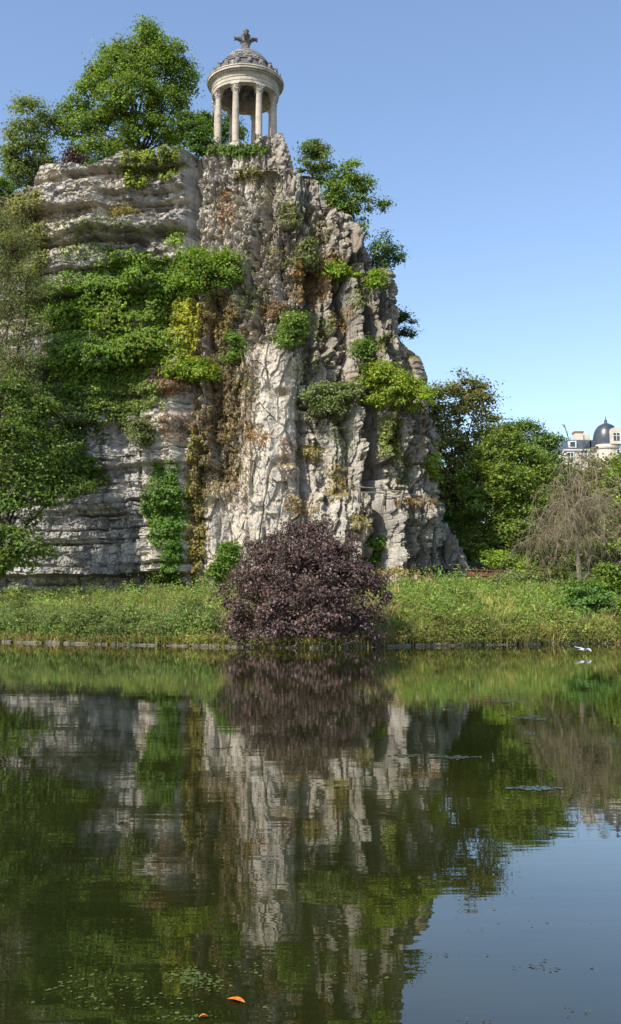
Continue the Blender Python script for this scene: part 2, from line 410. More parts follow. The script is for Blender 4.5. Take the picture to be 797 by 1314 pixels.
for lpx, lpy, amt, x0, x1 in [(150, 300, 1.1, -60, 190), (150, 352, -0.5, -60, 215), (220, 243, 0.6, 150, 252), (200, 268, -0.45, 150, 252), (225, 295, 0.5, 185, 250),
                              (150, 470, 0.7, -60, 210), (140, 545, 0.9, -60, 185), (110, 590, 0.35, 60, 160), (130, 652, 0.55, 50, 150), (95, 690, 0.4, 50, 150),
                              (100, 737, 1.5, -60, 262)]:
    zl = P(lpx, lpy, 84)[2]
    D += 1.3 * amt * wl * (sm(-0.12, 0.12, zb - zl) - 0.5) * sm(x0 - 6, x0 + 6, PX) * sm(x1 + 6, x1 - 6, PX)
# pale worn column in the lower left
D += wl * 0.9 * g(178, 680, 26, 75) + wl * 0.5 * g(180, 590, 18, 40)
# -- buttresses, ribs and cauliflower relief of the prow and right side
arc = Xg * 1.0 + 0.45 * Yg
w1 = 1.1 * (fbm(Xg * 0.3, Yg * 0.3, Zg * 0.16, 3) - 0.5)
rb = noise(arc * 0.42 + w1, 2.0, Zg * 0.03); rb2 = noise(arc * 0.95 + 1.3 * w1, 8.0, Zg * 0.05)
ribs = 2.6 * (rb - 0.5) + 2.8 * (rb2 - 0.5)
gro = noise(arc * 0.7 + 1.4 * w1, 21.0, Zg * 0.05); ribs -= 1.5 * np.exp(-((gro - 0.5) / 0.04) ** 2)
gro = noise(arc * 1.1 + 1.6 * w1, 31.0, Zg * 0.10); ribs -= 0.7 * np.exp(-((gro - 0.5) / 0.05) ** 2)
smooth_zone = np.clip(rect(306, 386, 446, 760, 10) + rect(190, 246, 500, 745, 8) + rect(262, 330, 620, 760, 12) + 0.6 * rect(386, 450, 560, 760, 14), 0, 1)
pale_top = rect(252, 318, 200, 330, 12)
ramp_r = 0.6 + 1.1 * right
D += wr * ribs * ramp_r * (1 - 0.55 * smooth_zone) * (1 - 0.75 * pale_top)
fC, eC = facets(Xg * 0.75 + 0.4 * w1, Yg * 0.75, Zg * 0.30, 21)
fD, eD = facets(Xg * 1.7, Yg * 1.7, Zg * 0.95, 33)
fE, eE = facets(Xg * 3.3, Yg * 3.3, Zg * 2.6, 45)
cau = 0.85 * fC + 0.55 * fD + 0.30 * fE - 0.30 * np.exp(-(eC / 0.10) ** 2) - 0.30 * np.exp(-(eD / 0.06) ** 2) - 0.14 * np.exp(-(eE / 0.08) ** 2) - 0.45 * sm(0.5, 0.75, noise(Xg * 0.5, 4.0, bi * 2.7)) * np.exp(-((fb * tb) / 0.10) ** 2) + 0.25 * sub + 0.7 * (fbm(Xg * 1.2, Yg * 1.2, Zg * 0.9, 5, 0.7) - 0.5)
cau_s = 0.55 * fC + 0.26 * fD + 0.12 * fE + 1.0 * (fbm(Xg * 0.6, Yg * 0.6, Zg * 0.33, 5, 0.55) - 0.5) - 0.5 * np.exp(-((noise(Xg * 0.5 + w1, 4, Zg * 0.12) - 0.5) / 0.03) ** 2)
D += wr * ((1 - smooth_zone) * (1 - 0.3 * pale_top) * cau + smooth_zone * cau_s)
pit = noise(Xg * 1.9, Yg * 1.9, Zg * 1.7); D -= wr * 0.55 * sm(0.64, 0.8, pit) * (1 - 0.8 * smooth_zone)
pit = noise(Xg * 3.6, Yg * 3.6, Zg * 3.1 + 9); D -= wr * 0.22 * sm(0.6, 0.78, pit) * (1 - smooth_zone)
# fissures
for x0, y0, x1, y1, dep, wd in [(252, 205, 250, 335, 1.7, 4.0), (247, 500, 243, 760, 1.5, 6.0), (328, 300, 334, 440, 1.2, 6.0), (382, 480, 388, 640, 1.0, 6.0),
                                (352, 190, 340, 300, 0.6, 4.0), (398, 330, 404, 470, 1.1, 7.0), (384, 250, 392, 330, 0.8, 4.0), (452, 290, 470, 420, 0.9, 5.0), (480, 400, 486, 480, 1.0, 5.0),
                                (450, 640, 455, 740, 0.8, 7.0), (500, 650, 505, 735, 0.9, 5.0), (535, 650, 530, 735, 0.7, 5.0), (320, 640, 322, 740, 0.8, 4.0)]:
    t = (PY - y0) / (y1 - y0); xc = x0 + (x1 - x0) * t + 5 * (noise(Zg * 0.5, x0, 3) - 0.5) + 4 * (noise(Zg * 1.6, x0, 5) - 0.5)
    D -= dep * np.exp(-((PX - xc) / wd) ** 2) * sm(-0.06, 0.06, t) * sm(1.06, 0.94, t) * front
# ledges and bulges of the prow
def ledge(px0, px1, py, amt, soft=0.18):
    """rock below the level stands proud of the rock above"""
    zl = P((px0 + px1) / 2, py, 83)[2]
    return amt * sm(soft, -soft, Zg + 0.8 * (noise(Xg * 0.7, 4, 1) - 0.5) - zl) * sm(px0 - 8, px0 + 8, PX) * sm(px1 + 8, px1 - 8, PX) * front
D += wr * (ledge(395, 570, 642, 1.3) + ledge(420, 620, 737, 1.0) + ledge(396, 560, 536, 0.7) + ledge(262, 310, 330, 0.5) + ledge(312, 384, 446, 0.9)) + ledge(188, 250, 498, 1.0)
D += 1.3 * g(415, 680, 20, 60) * front + 0.8 * g(345, 620, 26, 120) * front
D -= 4.5 * np.exp(-((PX - 470) / 10) ** 4 - ((PY - 607) / 11) ** 4) * front       # small cave
D -= 1.6 * rect(440, 540, 590, 640, 8) * front * 0.6
D *= (sm(0, 0.02, T) * 0.9 + 0.1) * np.where(wl > 0.5, 1.0, 0.45 + 0.55 * sm(1.0, 0.965, T) * np.ones_like(D))
ec = np.arange(NU) - sum(nseg[:5]); D *= (0.4 + 0.6 * sm(0, 60, -ec + 0.0))[None, :]
xr_ = np.interp(Zg, zz, xx); wid = xr_ - np.minimum(-1.2, xr_ - 2.4)
D *= np.where(np.arange(NU)[None, :] > sum(nseg[:3]) + 100, 0.45 + 0.55 * sm(2.4, 5.5, wid), 1.0)
C = B0 + NH * D[..., None]
C[..., 2] += 0.28 * (fbm(Xg * 0.8, Yg * 0.8 + 5, Zg * 0.8, 3) - 0.5) * (np.ones_like(D))
# rough skyline
C[-1, :, 2] += 0.7 * (fbm(Xg[-1] * 0.9, Yg[-1] * 0.9, 7.7, 3) - 0.5)
for k in range(1, 8): C[-1 - k, :, 2] += (1 - k / 8) * 0.7 * (fbm(Xg[-1] * 0.9, Yg[-1] * 0.9, 7.7, 3) - 0.5)
# plateau cap: the top edge runs back to the middle of the hill
capn = 10; cen = np.stack([np.clip(C[-1, :, 0], -70, -8), np.full(NU, 118.0), np.full(NU, 43.0)], -1); caps = []
for k in range(1, capn + 1):
    t = (k / capn) ** 1.6; p = C[-1] + (cen - C[-1]) * t
    p[:, 2] = C[-1, :, 2] + (42.4 - C[-1, :, 2]) * sm(0, 1, np.array(t)) + 0.25 * (noise(p[:, 0] * 0.6, p[:, 1] * 0.6, 2) - 0.5) - 0.1 * min(k, 2)
    caps.append(p)
CV = np.concatenate([C, np.array(caps)], 0)
# albedo of the rock: bed colours, stains, lichen, moss
ln = fbm(Xg * 0.35, Yg * 0.35, Zg * 0.35, 4); ln2 = fbm(Xg * 1.1 + 3, Yg * 1.1, Zg * 1.1, 4)
def mixc(c, col, w): return c * (1 - w[..., None]) + np.array(col) * w[..., None]
Cc = np.zeros(Zg.shape + (3,)) + np.array([0.385, 0.36, 0.315])
Cc = mixc(Cc, (0.44, 0.395, 0.32), wl * sm(0.4, 0.6, ln) * sm(520, 400, PY))
Cc = mixc(Cc, (0.36, 0.35, 0.335), wl * sm(460, 560, PY + 40 * (ln - 0.5)) * 0.85)
Cc = mixc(Cc, (0.30, 0.295, 0.29), wl * sm(0.47, 0.6, ln2) * 0.7)
Cc = Cc * (1 + wl * 0.5 * (h3(bi, cell, cell * 0 + 31) - 0.5))[..., None]
stk = noise(Xg * 1.4, 3.0, Zg * 0.12) * 0.6 + noise(Xg * 4.1, 5.0, Zg * 0.25) * 0.4
Cc = mixc(Cc, (0.17, 0.165, 0.16), sm(0.56, 0.72, stk) * 0.6 * (0.35 + 0.65 * wl))
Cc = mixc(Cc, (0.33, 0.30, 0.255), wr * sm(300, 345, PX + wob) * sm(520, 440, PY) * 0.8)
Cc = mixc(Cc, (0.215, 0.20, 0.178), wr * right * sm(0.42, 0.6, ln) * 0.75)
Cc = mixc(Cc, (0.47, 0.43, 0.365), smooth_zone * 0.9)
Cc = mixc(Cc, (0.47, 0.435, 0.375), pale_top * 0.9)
Cc = mixc(Cc, (0.29, 0.225, 0.155), np.clip(rect(252, 322, 400, 640, 16) * sm(0.36, 0.52, ln2), 0, 1) * 0.85)
Cc = mixc(Cc, (0.27, 0.215, 0.15), wr * sm(0.56, 0.68, ln2) * 0.45 * (1 - 0.7 * smooth_zone))
hf = norm(np.cross(np.gradient(C, axis=1), np.gradient(C, axis=0)))
upf = np.clip(hf[..., 2], -1, 1)
Cc = mixc(Cc, (0.17, 0.145, 0.05), sm(0.45, 0.8, upf) * sm(0.3, 0.6, ln2 + 0.15) * (0.4 + 0.6 * wr) * sm(180, 240, PY))
capc = np.broadcast_to(np.array([0.12, 0.11, 0.06]), (capn, NU, 3))
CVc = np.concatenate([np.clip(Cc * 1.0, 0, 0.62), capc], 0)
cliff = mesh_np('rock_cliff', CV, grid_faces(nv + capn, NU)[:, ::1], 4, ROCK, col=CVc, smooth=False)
tag(cliff, 'tall limestone cliff with ledged bedded wall and ribbed prow above the lake', 'cliff')

# lookup photograph pixel -> vertex of the cliff that shows there
cpx, cpy = proj(C); cell_s = 3
gi = np.full((int(1400 / cell_s), int(900 / cell_s)), -1, np.int64)
ok = np.where((cpx > -60) & (cpx < 830) & (cpy > 100) & (cpy < 800) & (hf[..., 1] < 0.3))
order = np.argsort(-C[ok][:, 1])
gi[(cpy[ok][order] / cell_s).astype(int), ((cpx[ok][order] + 60) / cell_s).astype(int)] = (ok[0] * NU + ok[1])[order]
Cf, Nf = C.reshape(-1, 3), hf.reshape(-1, 3)
def on_cliff(px, py):
    r = np.clip((np.asarray(py) / cell_s).astype(int), 0, gi.shape[0] - 1); c = np.clip(((np.asarray(px) + 60) / cell_s).astype(int), 0, gi.shape[1] - 1)
    idx = gi[r, c]; good = idx >= 0
    return Cf[idx], Nf[idx], good
def cliff_pt(px, py):
    for d in range(0, 60, 3):
        for ax, ay in ((0, 0), (-d, 0), (0, d), (-d, d)):
            p, n, g_ = on_cliff(np.array([px + ax]), np.array([py + ay]))
            if g_[0]: return p[0], n[0]
    return P(px, py, 84), np.array([0, -1, 0.])

# ------------------------------------------------------------------ foliage
def leaf_mesh(name, Pc, Nd, size, colr, mat, parent=None, aspect=0.62, fold=0.12, jit=0.25, droop=None):
    """one folded diamond of two triangles for each leaf"""
    n = len(Pc); r = rng
    Nn = norm(Nd + jit * r.normal(size=(n, 3)))
    t = r.normal(size=(n, 3))
    if droop is not None: t = t * 0.6 + np.array(droop)
    t = norm(t - Nn * (t * Nn).sum(-1, keepdims=True)); b = np.cross(Nn, t)
    L = (np.asarray(size) * r.uniform(0.65, 1.3, n))[:, None]; Wd = L * aspect
    V = np.stack([Pc - t * L / 2, Pc + b * Wd / 2 + Nn * L * fold, Pc + t * L / 2 - Nn * L * 0.1, Pc - b * Wd / 2 + Nn * L * fold], 1)
    i = np.arange(n)[:, None] * 4
    Fc = np.concatenate([i + np.array([[0, 1, 2]]), i + np.array([[0, 2, 3]])], 0)
    c = np.repeat(np.clip(colr, 0.001, 1)[:, None, :], 4, 1)
    return mesh_np(name, V, Fc, 3, mat, parent, col=c)
def vary(base, n, v=0.22, tip=None, tipw=None):
    """leaf colours: brightness spread plus a share of yellower leaves"""
    c = np.array(base)[None, :] * (1 + v * rng.normal(size=(n, 1)))
    c = c * (1 + 0.10 * rng.normal(size=(n, 3)))
    if tip is not None:
        w = (rng.random(n) < tipw)[:, None] * rng.uniform(0.4, 1, (n, 1)); c = c * (1 - w) + np.array(tip) * w
    return np.clip(c * LEAFK * np.array([1.24, 1.0, 1.05]), 0.004, 0.9)
LEAFK = 1.75

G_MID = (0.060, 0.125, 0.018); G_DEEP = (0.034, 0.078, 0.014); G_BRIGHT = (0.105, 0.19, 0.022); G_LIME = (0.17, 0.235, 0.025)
G_GREY = (0.085, 0.125, 0.045); G_OLIVE = (0.085, 0.105, 0.024); RUSTY = (0.115, 0.082, 0.042); G_BLUE = (0.045, 0.10, 0.032); PURPLE = (0.045, 0.037, 0.032)

def tubes(name, lines, mat, parent, k=5):
    mb = MB()
    for pts, rad in lines: mb.tube(pts, rad, k)
    return mb.build(name, mat, parent, smooth=True)
def limb(a, b, r0, r1, n=5, w=0.08, sag=0.0):
    a, b = np.array(a, float), np.array(b, float); t = np.linspace(0, 1, n)[:, None]; L = np.linalg.norm(b - a)
    p = a + (b - a) * t; p += np.sin(t * math.pi) * rng.normal(size=3) * L * w; p[:, 2] += np.sin(t[:, 0] * math.pi) * L * sag
    return p, np.linspace(r0, r1, n)

def tree(name, label, cat, base, blobs, n, size, col, group=None, tr=0.25, clump=0.9, tip=None, tipw=0.0, v=0.24, mat=None, lean=None, flat=0.55, up=0.55, jit=0.45,
         aspect=0.62, shell=0.5, parts=('trunk', 'crown'), bark=None, droop=None, twigs=60, outl=0.10):
    """blobs: (x, y, z, rx, ry, rz) of the crown; leaves gather in flattened clumps through each blob"""
    base = np.array(base, float); bl = np.array(blobs, float)
    root = thing(name, label, cat, base, group); off = base
    vol = (bl[:, 3] * bl[:, 4] * bl[:, 5]) ** 0.7; vol /= vol.sum()
    nc = max(10, int(n / 75)); bi_ = rng.choice(len(bl), nc, p=vol)
    d = norm(rng.normal(size=(nc, 3))); d[:, 2] = np.where(d[:, 2] < -0.55, -d[:, 2], d[:, 2])
    rad = ((shell + (1 - shell) * rng.random(nc) ** 0.6) * np.where(rng.random(nc) < outl, rng.uniform(1.05, 1.30, nc), 1))[:, None]
    cc = bl[bi_, :3] + d * rad * bl[bi_, 3:]
    li = rng.choice(nc, n); csz = clump * rng.uniform(0.55, 1.35, nc)
    g3 = rng.normal(size=(n, 3)) * 0.5; g3[:, 2] *= flat
    Pl = cc[li] + g3 * csz[li, None]
    outw = norm(cc - bl[bi_, :3])[li]
    Nd = outw * 0.5 + np.array([0, 0, up]) + norm(g3) * 0.35
    cb = (1 + 0.16 * rng.normal(size=(nc, 1)))[li]
    colr = vary(col, n, v, tip, tipw) * cb
    if len(parts) > 1 and parts[1]:
        leaf_mesh(parts[1], Pl - off, Nd, size, colr, mat or LEAF, root, aspect=aspect, jit=jit, droop=droop)
    # trunk and limbs
    top = np.average(bl[:, :3], axis=0, weights=vol); top = base + (top - base) * 0.8
    lines = [limb(base - np.array([0, 0, 0.4]), top, tr, tr * 0.45, 8, 0.03)]
    tp = lines[0][0]
    for q in bl:
        s0 = tp[rng.integers(3, 7)]; e = q[:3]
        ln_ = limb(s0, e, tr * 0.42, tr * 0.12, 6, 0.07, 0.05); lines.append(ln_)
    allp = np.concatenate([l[0] for l in lines[1:]])
    for j in rng.choice(nc, min(nc, twigs), replace=False):
        e = cc[j]; s0 = allp[np.argmin(np.linalg.norm(allp - e, axis=1) + 0.5 * np.maximum(0, allp[:, 2] - e[2]))]
        lines.append(limb(s0, e, tr * 0.11 + 0.008, 0.008, 4, 0.07, 0.04))
    tubes(parts[0], [(p - off, r) for p, r in lines], bark or BARK, root)
    return root
def pxblobs(L, Y):
    """(px, py, rpx, rpy[, dY]) -> blobs at depth Y"""
    out = []
    for q in L:
        y = Y + (q[4] if len(q) > 4 else 0); p = P(q[0], q[1], y); m_ = mpp(y)
        out.append((p[0], p[1], p[2], q[2] * m_, 0.5 * (q[2] + q[3]) * m_, q[3] * m_ * 1.08))
    return out

# ---- trees on the plateau
def gtop(px, py, Y): return P(px, py, Y)
tree('plateau_tree', 'large spreading green tree beside the round temple on the cliff top', 'tree', gtop(182, 236, 93),
     pxblobs([(186, 52, 22, 20), (150, 92, 26, 22, -1), (200, 95, 32, 28), (232, 100, 20, 16, 1), (115, 128, 26, 20, 1), (170, 130, 42, 26, -2), (215, 138, 26, 22, 0), (98, 165, 22, 18, 0),
               (140, 168, 36, 24, 2), (190, 172, 36, 20, -2), (225, 180, 18, 14, 1), (238, 120, 14, 14, 1), (85, 150, 14, 14, 1), (165, 70, 22, 16, 1), (214, 68, 22, 16), (236, 88, 14, 12), (126, 102, 18, 16, 1), (142, 76, 14, 12), (125, 200, 34, 20, 0), (160, 205, 24, 14, -1)], 93),
     40000, 0.28, (0.066, 0.128, 0.022), 'trees on the cliff top', tr=0.34, clump=0.85, tip=G_BRIGHT, tipw=0.3, twigs=130, flat=0.75, shell=0.6)
tree('plateau_tree', 'airy smaller green tree on the cliff top by the thin rail', 'tree', gtop(44, 262, 92),
     pxblobs([(42, 143, 24, 14), (32, 172, 26, 16), (62, 165, 22, 18, 1), (40, 200, 32, 20), (22, 225, 24, 18), (62, 222, 18, 16, 1), (12, 205, 14, 16)], 92),
     14000, 0.25, (0.085, 0.14, 0.045), 'trees on the cliff top', tr=0.16, clump=0.9, twigs=90)
tree('plateau_shrub', 'dark purple-leaved shrub between the two cliff-top trees', 'shrub', gtop(104, 236, 91), pxblobs([(106, 212, 14, 12), (92, 205, 9, 16), (118, 218, 12, 10)], 91),
     3200, 0.24, PURPLE, None, tr=0.08, clump=0.6, mat=LEAF_DARK, twigs=20)
tree('plateau_shrub', 'dense dark green shrub at the cliff edge close beside the temple columns', 'shrub', gtop(252, 208, 84.6), pxblobs([(250, 172, 16, 16), (256, 192, 16, 14), (268, 190, 10, 9), (240, 160, 14, 12, 3)], 85),
     6500, 0.24, G_DEEP, None, tr=0.1, clump=0.6, tip=G_MID, tipw=0.3, twigs=20)
tree('plateau_tree', 'small leafy tree seen through the temple columns', 'tree', gtop(290, 196, 93), pxblobs([(285, 160, 16, 14), (300, 165, 12, 12), (292, 178, 18, 12), (258, 160, 16, 14)], 93),
     3600, 0.28, G_MID, 'trees on the cliff top', tr=0.1, clump=0.7, twigs=30)
tree('plateau_shrub', 'low green bush at the end of the plateau rail', 'shrub', gtop(0, 262, 89), pxblobs([(2, 240, 12, 12), (-14, 246, 18, 16), (12, 250, 8, 7)], 89),
     2600, 0.24, G_MID, None, tr=0.08, clump=0.6, twigs=15)
tree('plateau_shrub', 'rounded dark shrub under the spreading cliff-top tree', 'shrub', gtop(140, 242, 90), pxblobs([(136, 214, 26, 16), (166, 214, 18, 12), (84, 232, 14, 10)], 90),
     5000, 0.24, G_DEEP, None, tr=0.1, clump=0.7, twigs=15)

# ---- shrubs rooted in the right-hand side of the cliff
def cshrub(label, bpx, bpy, L, n, col, Y=None, size=0.24, **kw):
    p, nn = cliff_pt(bpx, bpy)
    y = p[1] if Y is None else Y
    base = p - nn * 0.1 if Y is None else P(bpx, bpy, Y)
    return tree(kw.pop('name', 'cliff_shrub'), label, 'shrub', base, pxblobs(L, y - 0.2), n, size, col, 'shrubs growing out of the cliff', tr=kw.pop('tr', 0.09), clump=kw.pop('clump', 0.72), outl=0.28, **kw)
cshrub('feathery light green shrub on the first rock shoulder below the temple', 398, 242, [(404, 206, 22, 20), (396, 222, 16, 14), (416, 222, 14, 14), (400, 190, 14, 8), (402, 238, 20, 9)], 3600, (0.07, 0.125, 0.03), Y=86, twigs=60)
cshrub('crooked small tree leaning out from the upper rock shoulder', 436, 288, [(452, 220, 18, 16), (440, 240, 18, 18), (466, 238, 14, 12), (462, 262, 16, 10), (484, 264, 16, 8), (448, 270, 14, 12), (430, 252, 10, 18), (438, 278, 16, 12), (456, 288, 9, 12), (424, 266, 12, 14), (462, 300, 7, 10)], 7800, G_MID, Y=86, tr=0.12, twigs=60, tip=G_LIME, tipw=0.2)
cshrub('dark round tuft on the rocky skyline below the leaning tree', 480, 358, [(492, 325, 20, 18), (484, 345, 12, 12), (504, 330, 10, 14)], 2700, G_BLUE, Y=86, twigs=40)
cshrub('bright green tuft on the ledge beneath the dark skyline tuft', 484, 372, [(486, 360, 9, 11)], 1100, G_BRIGHT, twigs=10)
cshrub('sparse wiry shrub sticking out halfway down the rocky skyline', 506, 440, [(514, 412, 10, 14), (520, 432, 12, 10), (512, 444, 10, 9), (528, 418, 6, 6)], 1300, G_BLUE, Y=86, twigs=40)
cshrub('broad bright green shrub topping the lower rock ledge', 500, 530, [(490, 487, 24, 20), (520, 500, 22, 18), (505, 515, 30, 18), (538, 515, 18, 20), (475, 480, 12, 12)], 7500, G_BRIGHT, tip=G_LIME, tipw=0.35, twigs=40)
cshrub('grey-green feathery shrub on the ledge beside the broad bright one', 420, 540, [(410, 515, 22, 16), (436, 512, 24, 16), (420, 532, 26, 9), (452, 505, 16, 14)], 4800, (0.085, 0.135, 0.045), twigs=50)
cshrub('light green leafy shrub against the foot wall where the park trees begin', 540, 640, [(541, 590, 16, 20), (540, 612, 19, 18), (534, 570, 9, 12)], 4200, G_BRIGHT, Y=84.5, size=0.3, tip=G_LIME, tipw=0.4, twigs=25)
cshrub('small dense bush at the foot of the railed ledge', 482, 720, [(481, 706, 13, 12), (476, 718, 10, 6)], 1700, G_MID, twigs=12)
cshrub('upright green shrub in the middle of the ribbed face', 376, 450, [(376, 425, 15, 18), (372, 440, 13, 14), (384, 412, 9, 10)], 3000, (0.08, 0.15, 0.03), twigs=30)
cshrub('narrow green shrub in the brown gully', 303, 465, [(303, 440, 10, 13), (300, 458, 11, 12)], 1700, (0.075, 0.15, 0.028), twigs=20)
cshrub('low bright bush under the upper rock shoulder', 442, 360, [(440, 352, 20, 8), (430, 348, 9, 8)], 1800, G_BRIGHT, twigs=12)
cshrub('olive tuft high on the ribbed face', 392, 345, [(394, 330, 14, 16), (384, 338, 12, 9)], 1200, G_GREY, twigs=25)
cshrub('green bush on the ribs above the broad lower shrub', 466, 460, [(466, 452, 12, 13)], 1400, G_MID, twigs=12)
cshrub('lush bush crowning the pale buttress', 246, 498, [(248, 476, 28, 14), (226, 484, 14, 10), (262, 484, 16, 9)], 5200, G_BRIGHT, tip=G_LIME, tipw=0.3, twigs=20)
cshrub('leafy bush in the cleft below the pale top face', 270, 375, [(255, 340, 20, 18), (285, 345, 22, 18), (268, 360, 24, 20), (298, 350, 12, 18), (245, 365, 14, 16)], 8200, (0.075, 0.155, 0.02), tip=G_LIME, tipw=0.15, twigs=25)
cshrub('grassy brown and green tuft on the bedded wall ledge', 160, 300, [(160, 282, 14, 11), (174, 290, 8, 8)], 1100, (0.12, 0.13, 0.04), twigs=40)
cshrub('olive bush on the small ledge beside the pale buttress', 180, 580, [(180, 560, 14, 20)], 1800, G_GREY, twigs=20)
cshrub('green bush growing at the base of the pale buttress', 216, 760, [(216, 742, 18, 18), (214, 722, 9, 12)], 2600, G_MID, twigs=12)
cshrub('green bush at the base beside the purple shrub', 285, 755, [(282, 738, 17, 14), (296, 712, 8, 14)], 2600, G_MID, twigs=12)

# ---- ivy curtains that cling to the rock
def ivy(label, cx, cy, rx, ry, n, col, thick=0.5, size=0.22, tip=None, tipw=0, ang=0, v=0.25, name='ivy', hang=0.5):
    m_ = int(n * 2.6); a = rng.uniform(-1.35, 1.35, m_); b_ = rng.uniform(-1.35, 1.35, m_)
    ca, sa = math.cos(ang), math.sin(ang); x = cx + rx * a * ca - ry * b_ * sa; y = cy + rx * a * sa + ry * b_ * ca
    e = np.sqrt(a * a + b_ * b_) * (0.78 + 0.5 * rng.random(m_) ** 2) + 0.95 * (fbm(x * 0.06, y * 0.06, cx * 0.1, 3) - 0.5) + 0.3 * (noise(x * 0.25, y * 0.25, 4) - 0.5)
    x, y, e = x[e < 1][:n], y[e < 1][:n], e[e < 1][:n]
    if n > 8000 and n < 9400 and name == 'ivy':
        for j in rng.choice(len(x), min(len(x), 34), replace=False):
            kk = rng.integers(40, 110); ty_ = rng.random(kk); ln_ = rng.uniform(14, 46)
            x = np.append(x, x[j] + rng.normal() * 6 * ty_ + 1.6 * rng.normal(size=kk)); y = np.append(y, y[j] + ln_ * ty_); e = np.append(e, np.full(kk, 0.9))
    p, nn, ok_ = on_cliff(x, y); p, nn, x, y, e = p[ok_], nn[ok_], x[ok_], y[ok_], e[ok_]
    if len(p) == 0: return
    lump = sm(0.35, 0.7, fbm(p[:, 0] * 0.55, p[:, 2] * 0.7, 3.3, 2)); k = len(p)
    d = thick * (0.15 + 1.2 * lump * np.clip(1.25 - e, 0.1, 1)) * rng.uniform(0.5, 1.05, k)
    q = p + np.array([0, -1, 0.1]) * d[:, None] * 0.8 + nn * d[:, None] * 0.4 + 0.06 * rng.normal(size=(k, 3))
    root_p = q.mean(0)
    o = leaf_mesh(name, q - root_p, nn * 0.5 + np.array([-0.1, -0.45, 0.5]) + 0.25 * rng.normal(size=(k, 3)), size * (0.7 + 0.6 * noise(p[:, 0] * 0.8, p[:, 2] * 0.8, 1.5)), vary(col, k, v, tip, tipw) * (0.72 + 0.6 * noise(p[:, 0] * 0.9, p[:, 2] * 0.9, 7.5))[:, None], LEAF, None, aspect=0.8, jit=0.3)
    o.location = tuple(root_p)
    return tag(o, label, 'ivy' if name == 'ivy' else 'creeper', 'ivy and creepers on the cliff face')
ivy('ivy overhanging the top edge of the bedded wall', 198, 212, 34, 20, 4600, (0.10, 0.155, 0.03), 0.9, ang=-0.3, hang=1, tip=G_LIME, tipw=0.2)
ivy('thin strip of ivy trailing below the temple terrace', 305, 194, 36, 7, 2200, G_MID, 0.4, 0.18)
ivy('light olive ivy over the upper outer end of the bedded wall', 18, 300, 38, 44, 7600, (0.11, 0.145, 0.045), 0.6, tip=G_LIME, tipw=0.1)
ivy('thick green ivy right under the pale bedded rock', 190, 360, 60, 28, 9600, (0.068, 0.145, 0.016), 1.2, tip=G_BRIGHT, tipw=0.3)
ivy('thick green ivy on the bedded wall beside the drooping tree', 100, 390, 52, 34, 8500, (0.065, 0.14, 0.016), 1.2, tip=G_BRIGHT, tipw=0.25)
ivy('round green ivy cushion in the centre of the bedded wall', 155, 410, 52, 38, 9500, (0.075, 0.15, 0.017), 1.4, tip=G_LIME, tipw=0.2)
ivy('broad green ivy over the lower middle of the bedded wall', 120, 462, 60, 36, 9000, (0.068, 0.14, 0.02), 1.2, tip=G_BRIGHT, tipw=0.25)
ivy('tongue of ivy on the ledge above the dark overhang', 180, 452, 42, 22, 5200, (0.075, 0.145, 0.018), 1.0, tip=G_LIME, tipw=0.2)
ivy('ragged ivy drooping over the dark overhang', 140, 512, 55, 26, 5200, (0.072, 0.13, 0.025), 0.8, tip=G_BRIGHT, tipw=0.2)
ivy('yellow-green creeper spilling down beside the bushy cleft', 238, 410, 17, 42, 3600, G_LIME, 0.5, tip=(0.24, 0.25, 0.03), tipw=0.3, name='creeper')
ivy('small ivy tuft on the bedded rock near the cleft', 222, 304, 12, 10, 380, G_BRIGHT, 0.3, 0.18)
ivy('thin ivy on the upper bedded ledges', 118, 290, 42, 14, 420, (0.09, 0.14, 0.035), 0.3, 0.18)
ivy('sparse ivy streak under the bedded overhang', 118, 322, 40, 10, 480, (0.08, 0.14, 0.025), 0.35, 0.18)
ivy('dark green ivy column running down beside the vertical cleft', 212, 648, 24, 42, 5200, (0.05, 0.12, 0.016), 0.8, tip=G_BRIGHT, tipw=0.15)
ivy('narrow tail of ivy reaching the grass beside the cleft', 220, 712, 11, 34, 1700, (0.055, 0.125, 0.018), 0.5)
ivy('mossy green creeper along the outer lip of the cleft', 250, 640, 11, 78, 2600, (0.12, 0.13, 0.03), 0.3, 0.18, name='creeper')
ivy('rust-brown withered creeper in the gully', 296, 505, 30, 60, 1700, (0.105, 0.092, 0.045), 0.35, 0.17, tip=(0.13, 0.14, 0.035), tipw=0.35, name='creeper')
ivy('brown and olive creeper low in the gully', 282, 590, 34, 52, 1700, (0.105, 0.095, 0.045), 0.3, 0.17, tip=(0.12, 0.14, 0.035), tipw=0.4, name='creeper')
ivy('brown withered creeper around the bush on the pale buttress', 218, 492, 30, 14, 900, RUSTY, 0.35, 0.2, name='creeper')
ivy('rusty creeper patch on the pale buttress', 222, 548, 20, 16, 380, RUSTY, 0.25, 0.18, name='creeper')
ivy('olive creeper beneath the leafy bush in the cleft', 275, 405, 30, 24, 1500, (0.12, 0.12, 0.035), 0.4, 0.2, tip=RUSTY, tipw=0.3, name='creeper')
ivy('yellowish moss cushion on the bulge beside the cave', 432, 620, 16, 18, 700, (0.13, 0.12, 0.04), 0.3, 0.16, tip=G_BRIGHT, tipw=0.15, name='creeper')
ivy('yellow-brown moss along the foot ledge', 520, 734, 44, 6, 1100, (0.12, 0.12, 0.035), 0.25, 0.16, name='creeper')
ivy('ochre moss along the lip of the railed ledge', 535, 644, 24, 6, 600, (0.125, 0.10, 0.04), 0.25, 0.16, name='creeper')
ivy('hanging green creeper under the broad lower shrub', 500, 560, 14, 22, 1300, (0.10, 0.145, 0.035), 0.35, 0.2, name='creeper')
